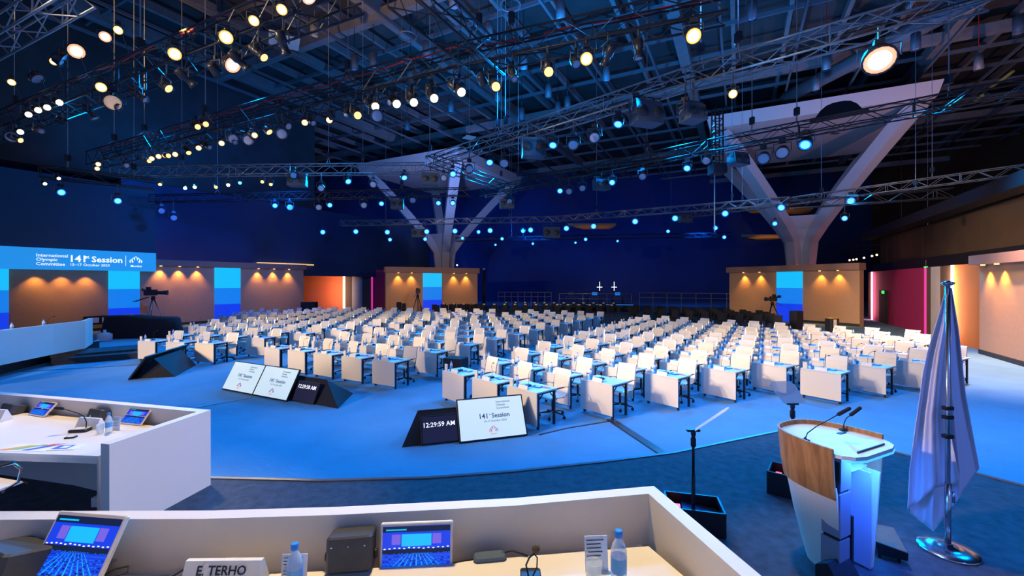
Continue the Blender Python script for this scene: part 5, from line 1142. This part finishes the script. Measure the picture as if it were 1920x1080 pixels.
# ------------------------------------------------------------------ teleprompters
def prompter(base, rzbox, boxd, zt, glass, label, gl):
    r = empty('teleprompter', (base[0], base[1], ZS), 0, label, 'teleprompter')
    w_, d_, h_ = boxd; R = Matrix.Rotation(rzbox, 3, 'Z')
    b = MB(); t = .02
    for (c, s_) in [((0, -d_ / 2, h_ / 2), (w_, t, h_)), ((0, d_ / 2, h_ / 2), (w_, t, h_)), ((-w_ / 2, 0, h_ / 2), (t, d_, h_)), ((w_ / 2, 0, h_ / 2), (t, d_, h_)), ((0, 0, .02), (w_, d_, .04))]:
        b.box(R @ Vector(c), s_, M['black'], R)
    b.build('monitor_housing', r)
    b = MB(); b.box(R @ Vector((.08, 0, h_ * .55)), (w_ * .72, d_ * .8, .03), M['glasswall'], R @ Matrix.Rotation(.12, 3, 'Y')); b.build('monitor_display', r)
    MB().box(R @ Vector((-w_ * .3, 0, h_ * .7)), (.06, .06, .04), M['redled'], R).build('indicator', r)
    b = MB(); zt -= ZS; b.cyl((0, 0, .02), (0, 0, zt * .55), .02, M['black'], n=8); b.cyl((0, 0, zt * .5), (0, 0, zt), .014, M['black'], n=8); b.build('pole', r)
    b = MB(); b.lathe([(.022, zt - .16), (.028, zt - .14), (.028, zt - .08), (.018, zt - .06), (.026, zt - .03), (.026, zt)], M['black'], n=8); b.box((0, 0, zt + .005), (.13, .03, .02), M['black']); b.build('tilt_head', r)
    mx, gw, gh = glass; b = MB(); b.T = mx; c_ = .06
    p_ = [(-gw / 2 * .82 - 0, 0), (gw / 2 * .82, 0), (gw / 2, gh - c_), (gw / 2 - c_, gh), (-gw / 2 + c_, gh), (-gw / 2, gh - c_)]
    b.add([(x, y, 0) for x, y in p_] + [(x, y, .004) for x, y in p_], [tuple(reversed(range(6))), tuple(range(6, 12))] + [(i, (i + 1) % 6, 6 + (i + 1) % 6, 6 + i) for i in range(6)], gl); b.build('glass_plate', r)
    return r
g = G(1486, 925, ZS); Y1 = g.y
prompter((g.x, g.y), math.radians(-38), (.46, .34, .26), ZY(758, Y1), (frame((.03, 0, ZY(758, Y1) - ZS + .01), (1, .12, 0), (.02, .62, .5)), .34, .32), 'teleprompter stand with clear glass plate beyond the podium', M['teleglass'])
g = G(1300, 985, ZS); Y1 = g.y
pz = ZY(808, Y1)
prompter((g.x, g.y), math.radians(-14), (.52, .34, .24), pz, (frame((.02, 0, pz - ZS + .01), (-.40, -.90, .19), (.72, -.20, .60)), .30, .40), 'black teleprompter stand left of the podium, its plate seen edge-on', mat('prompter_back', (.85, .72, .66), .3))

# ------------------------------------------------------------------ podium
PC = Vector((2.93, 3.60)); ua = math.radians(116); U = Vector((math.cos(ua), math.sin(ua))); V = Vector((U.y, -U.x))    # U towards the audience, V to the audience side right
r = empty('podium', (PC.x, PC.y, ZS), 0, 'white lectern with oak collar and two microphones, blue-lit open back', 'podium')
def outline(hw, dp, n=15):                       # open-backed U: starts at the -V end, around the front, to the +V end
    pts = []
    for i in range(n + 1):
        t = PI * i / n; c_, s_ = math.cos(t), math.sin(t)
        pts.append((-math.copysign(abs(c_) ** .72, c_) * hw, (s_ ** .85 if s_ > 0 else 0) * dp))
    return pts
def loc2(p, z): q = V * p[0] + U * p[1]; return (q.x, q.y, z)
def ushell(prof, m, t, name, n=24, zf=None):
    b = MB(); ring = []; vs = []
    for (hw, dp, z) in prof:
        o_ = outline(hw, dp, n); i_ = outline(hw - t, dp - t, n); ring.append(len(o_))
        for k_, p in enumerate(o_): vs.append(loc2(p, z if zf is None else zf(p, z)))
        for k_, p in enumerate(i_): vs.append(loc2(p, z if zf is None else zf(p, z)))
    N = len(outline(1, 1, n)); fs = []; P2 = 2 * N
    for j in range(len(prof) - 1):
        a_ = j * P2; b_ = a_ + P2
        for k_ in range(N - 1):
            fs.append((a_ + k_, b_ + k_, b_ + k_ + 1, a_ + k_ + 1)); fs.append((a_ + N + k_, a_ + N + k_ + 1, b_ + N + k_ + 1, b_ + N + k_))
        fs.append((a_, a_ + N, b_ + N, b_)); fs.append((a_ + N - 1, b_ + N - 1, b_ + P2 - 1, a_ + P2 - 1))
    e_ = (len(prof) - 1) * P2
    for k_ in range(N - 1): fs.append((e_ + k_, e_ + N + k_, e_ + N + k_ + 1, e_ + k_ + 1)); fs.append((k_, k_ + 1, N + k_ + 1, N + k_))
    b.add(vs, fs, m, False); o = b.build(name, r)
    for p in o.data.polygons: p.use_smooth = False
    return o
HWt, DPt = .385, .60
ushell([(.225, .38, 0), (.255, .42, .15), (.30, .485, .42), (.345, .55, .76), (.355, .56, .80)], M['white'], .02, 'body_shell')
ushell([(.352, .562, .70), (.375, .585, .85), (.395, .605, 1.10), (.398, .61, 1.125)], M['woodp'], .018, 'wood_collar')
# top
b = MB(); o_ = outline(.375, .585, 24); back = [(.36, -.05), (.30, -.115), (.20, -.145), (-.20, -.145), (-.30, -.115), (-.36, -.05)]
poly = [(V * p[0] + U * p[1]) for p in o_ + back]
b.prism([(p.x, p.y) for p in poly][::-1], 1.055, 1.085, M['cream']); b.build('lectern_top', r)
b = MB(); q = V * .02 + U * -.075; b.box((q.x, q.y, 1.092), (.42, .008, .014), M['black'], Matrix.Rotation(math.atan2(V.y, V.x), 3, 'Z')); q = V * .22 + U * .24; b.box((q.x, q.y, 1.088), (.10, .03, .008), M['black'], Matrix.Rotation(math.atan2(V.y, V.x), 3, 'Z')); b.build('paper_ledge', r)
b = MB(); b.tube([loc2(p, 1.045) for p in back], .008, M['bluestrip'], 6); b.build('light_strip', r)
RV = Matrix.Rotation(math.atan2(V.y, V.x), 3, 'Z')
def lb(b, c, d, m): q = V * c[0] + U * c[1]; b.box((q.x, q.y, c[2]), d, m, RV); return b
b = MB(); 
for z0, z1 in ((.02, .36), (.385, .74), (.765, 1.04)): lb(b, (-.24 + .03 * z0, .06, (z0 + z1) / 2), (.15, .14, z1 - z0), mat('pillar_grey', (.30, .31, .42), .4, .3))
lb(b, (-.23, .06, .5), (.13, .12, 1.0), M['black']); b.build('lift_pillar', r)
b = MB(); lb(b, (.03, .22, .44), (.40, .03, .88), mat('pod_inner', (.45, .47, .62), .5)); lb(b, (.14, .10, .43), (.02, .24, .82), MATS['pod_inner']); lb(b, (.05, .16, .85), (.40, .20, .02), MATS['pod_inner']); b.build('inner_panel', r)
b = MB(); lb(b, (-.13, .0, .28), (.03, .03, .5), M['black']); b.build('cable_duct', r)
q = V * .10 + U * .12
o = bpy.data.objects.new('lamp', bpy.data.lights.new('podium_strip_light', 'AREA')); o.data.energy = 26; o.data.color = (.03, .16, 1); o.data.shape = 'RECTANGLE'; o.data.size = .5; o.data.size_y = .06; COL.objects.link(o); o.name = 'podium_strip_light'
o.location = (PC.x + (U * -.13).x, PC.y + (U * -.13).y, ZS + 1.04); o.rotation_euler = (Vector((U.x * .28, U.y * .28, -1))).to_track_quat('-Z', 'Y').to_euler()
q = V * .07 + U * .195; qq = (PC.x + q.x, PC.y + q.y, ZS + .60)
rr_ = empty('hand_remote', qq, math.atan2(V.y, V.x), 'small black device with red light hanging inside the open back of the podium', 'device')
MB().rbox((0, -.012, 0), (.06, .025, .10), M['black'], .008).build('casing', rr_); MB().box((.005, -.026, .025), (.03, .003, .02), M['redled']).build('indicator', rr_)
MB().tube([(0, -.01, .05), (-.01, -.012, .12), (-.03, -.005, .19), (-.02, -.005, .25)], .003, M['rubber'], 5).build('cord', rr_); MB().tube([(0, -.01, -.05), (-.04, -.03, -.12), (-.02, -.03, -.22), (-.05, -.02, -.30), (-.08, -.01, -.33)], .003, M['rubber'], 5).build('lower_cord', rr_)
q = V * .05 + U * .12; drink((PC.x + q.x, PC.y + q.y, ZS + .862), 'clear glass on the blue-lit shelf inside the podium', 1.1)
# podium microphones
def pmic(p, pts, label):
    q = V * p[0] + U * p[1]; m_ = empty('podium_microphone', (PC.x + q.x, PC.y + q.y, ZS + 1.085), 0, label, 'microphone')
    MB().lathe([(.035, 0), (.035, .008), (.012, .014), (.008, .03)], M['black'], n=12).build('base', m_)
    MB().tube(pts, .0045, M['black'], 6).build('gooseneck', m_)
    a_, b_ = Vector(pts[-2]), Vector(pts[-1]); d_ = (b_ - a_).normalized(); MB().tube([b_ - d_ * .01, b_, b_ + d_ * .11, b_ + d_ * .12], [.009, .016, .016, .01], M['blackfab'], 10).build('foam_head', m_)
def pm(px, py, Y, base): return (XY(px, Y) - base[0], Y - base[1], ZY(py, Y) - base[2])
gz = ZS + 1.085
g = G(1510, 826, gz); q_ = Vector((g.x - PC.x, g.y - PC.y)); pl = (q_.dot(V), q_.dot(U)); bs = (g.x, g.y, gz)
pmic(pl, [(0, 0, .02), pm(1514, 812, g.y, bs), pm(1530, 800, g.y, bs), pm(1552, 788, g.y + .0, bs), pm(1572, 777, g.y, bs)], 'long gooseneck microphone at the left side of the podium top')
g = G(1581, 807, gz); q_ = Vector((g.x - PC.x, g.y - PC.y)); pl = (q_.dot(V), q_.dot(U)); bs = (g.x, g.y, gz)
pmic(pl, [(0, 0, .02), pm(1583, 792, g.y, bs), pm(1587, 784, g.y, bs), pm(1595, 778, g.y, bs)], 'short gooseneck microphone at the front middle of the podium top')

# ------------------------------------------------------------------ flag
g = G(1777, 1032, ZS); FX0, FY0 = g.x, g.y
fr = empty('flag_stand', (FX0, FY0, ZS), 0, 'steel flag pole on a round chrome base right of the podium', 'flag pole')
MB().lathe([(.215, 0), (.22, .008), (.21, .02), (.12, .032), (.04, .04), (.03, .07)], M['chrome'], n=36).build('base', fr)
zt = ZY(527, FY0) - ZS
MB().cyl((0, 0, .03), (0, 0, zt - .04), .019, M['chrome'], n=12).cyl((0, 0, .03), (0, 0, .62), .024, M['chrome'], n=12).build('pole', fr)
MB().lathe([(.01, zt - .05), (.045, zt - .03), (.05, zt - .015), (.03, zt - .005), (.012, zt + .005)], M['chrome'], n=16).build('finial', fr)
b = MB()
for z in (ZY(765, FY0) - ZS, ZY(782, FY0) - ZS, ZY(818, FY0) - ZS): b.rbox((0, 0, z), (.085, .05, .035), M['black'], .008)
b.tube([(.03, -.02, .55), (.035, -.02, .45)], .012, M['chrome'], 6); b.build('clamp', fr)
fl = empty('flag', (FX0, FY0, ZS), 0, 'white flag hanging in folds from the steel pole', 'flag')
def interp(tab, y):
    for (y0, a_), (y1, b_) in zip(tab, tab[1:]):
        if y <= y1: t = (y - y0) / (y1 - y0); return a_ + (b_ - a_) * t
    return tab[-1][1]
def cloth(name, left, right, y0, ybl, ybr, folds, yoff, amp, ybm=None, seed=1, sm=.5):
    """folded sheet: left / right silhouettes as (height row, x) tables; bottom hem from ybl (left) over ybm (middle) to ybr (right)"""
    nu, nv = 48, 44; vs = []; rr = random.Random(seed)
    for j in range(nv + 1):
        for i in range(nu + 1):
            s_ = i / nu
            yb = (ybl * (1 - s_) + ybr * s_) if ybm is None else (ybl + (ybm - ybl) * (s_ / sm) if s_ < sm else ybm + (ybr - ybm) * ((s_ - sm) / (1 - sm)))
            y = y0 + (yb - y0) * (j / nv); xl, xr = interp(left, y), interp(right, y)
            w_ = (xr - xl) / 200; px_ = xl + (xr - xl) * s_
            ph = s_ * folds * 2 * PI + .5 * math.sin(j / nv * 2.2 + seed)
            dep = yoff * min(1, w_ * 4 + .35) + amp * min(1, w_ * 2.2 + .12) * (math.sin(ph) + .35 * math.sin(2.1 * ph + seed))
            Y = FY0 + dep; vs.append(((px_ - CX) / FPX * Y - FX0, dep, (HY - y) * Y / FPX + CZ - ZS))
    fs = []
    for j in range(nv):
        for i in range(nu): a_ = j * (nu + 1) + i; fs.append((a_, a_ + nu + 1, a_ + nu + 2, a_ + 1))
    b = MB(); b.add(vs, fs, M['flag'], True); o = b.build(name, fl); md = o.modifiers.new('thickness', 'SOLIDIFY'); md.thickness = .004; return o
cloth('back_drape', [(540, 1777), (610, 1756), (700, 1740), (800, 1727), (900, 1716), (965, 1707), (1000, 1707)], [(540, 1784), (620, 1797), (740, 1810), (800, 1821), (880, 1836), (1000, 1838)], 540, 962, 878, 2.5, .17, .045, 997, 2, .33)
cloth('front_drape', [(538, 1775), (600, 1758), (660, 1739), (700, 1731), (800, 1717), (880, 1706), (960, 1702), (1000, 1702)], [(538, 1780), (620, 1784), (700, 1780), (780, 1776), (900, 1799), (1000, 1805)], 538, 956, 905, 1.7, .095, .04, 915, 5)

# ------------------------------------------------------------------ small floor units near the podium
g = G(1662, 1043, ZS); r = empty('floor_light', (g.x, g.y, ZS), math.radians(-20), 'dark wedge floor unit with brown top between podium and flag base', 'floor unit')
b = MB(); b.add([(-.11, -.10, .06), (.13, -.14, .06), (.13, .12, .06), (-.11, .12, .06), (-.15, -.13, .20), (.11, -.20, .17), (.13, .16, .25), (-.15, .15, .27)], [(0, 3, 2, 1), (4, 5, 6, 7), (0, 1, 5, 4), (1, 2, 6, 5), (2, 3, 7, 6), (3, 0, 4, 7)], M['black']); b.build('body', r)
b = MB(); b.add([(-.145, -.125, .205), (.105, -.19, .176), (.125, .155, .256), (-.145, .145, .274)], [(0, 1, 2, 3)], mat('brown_lid', (.20, .11, .06), .6, noise=.2)); b.build('lid', r)
b = MB()
for x, y in ((-.08, -.05), (.08, -.08), (.08, .08), (-.08, .08)): b.cyl((x, y, 0), (x, y, .08), .014, M['black'], n=6)
b.build('foot', r); r.scale = (.82,) * 3
g = G(1578, 1102, ZS); r = empty('stage_monitor', (g.x, g.y, ZS), math.radians(25), 'black wedge stage monitor at the foot of the podium', 'stage monitor')
b = MB(); b.add([(-.14, -.12, 0), (.14, -.12, 0), (.14, .12, 0), (-.14, .12, 0), (-.14, .03, .22), (.14, .03, .22), (.14, .12, .16), (-.14, .12, .16)], [(0, 3, 2, 1), (0, 1, 5, 4), (4, 5, 6, 7), (2, 3, 7, 6), (1, 2, 6, 5), (3, 0, 4, 7)], M['blackfab']); b.build('cabinet', r)
MB().cyl((-.15, 0, .08), (-.16, 0, .08), .03, M['dgrey'], n=8).build('socket', r)
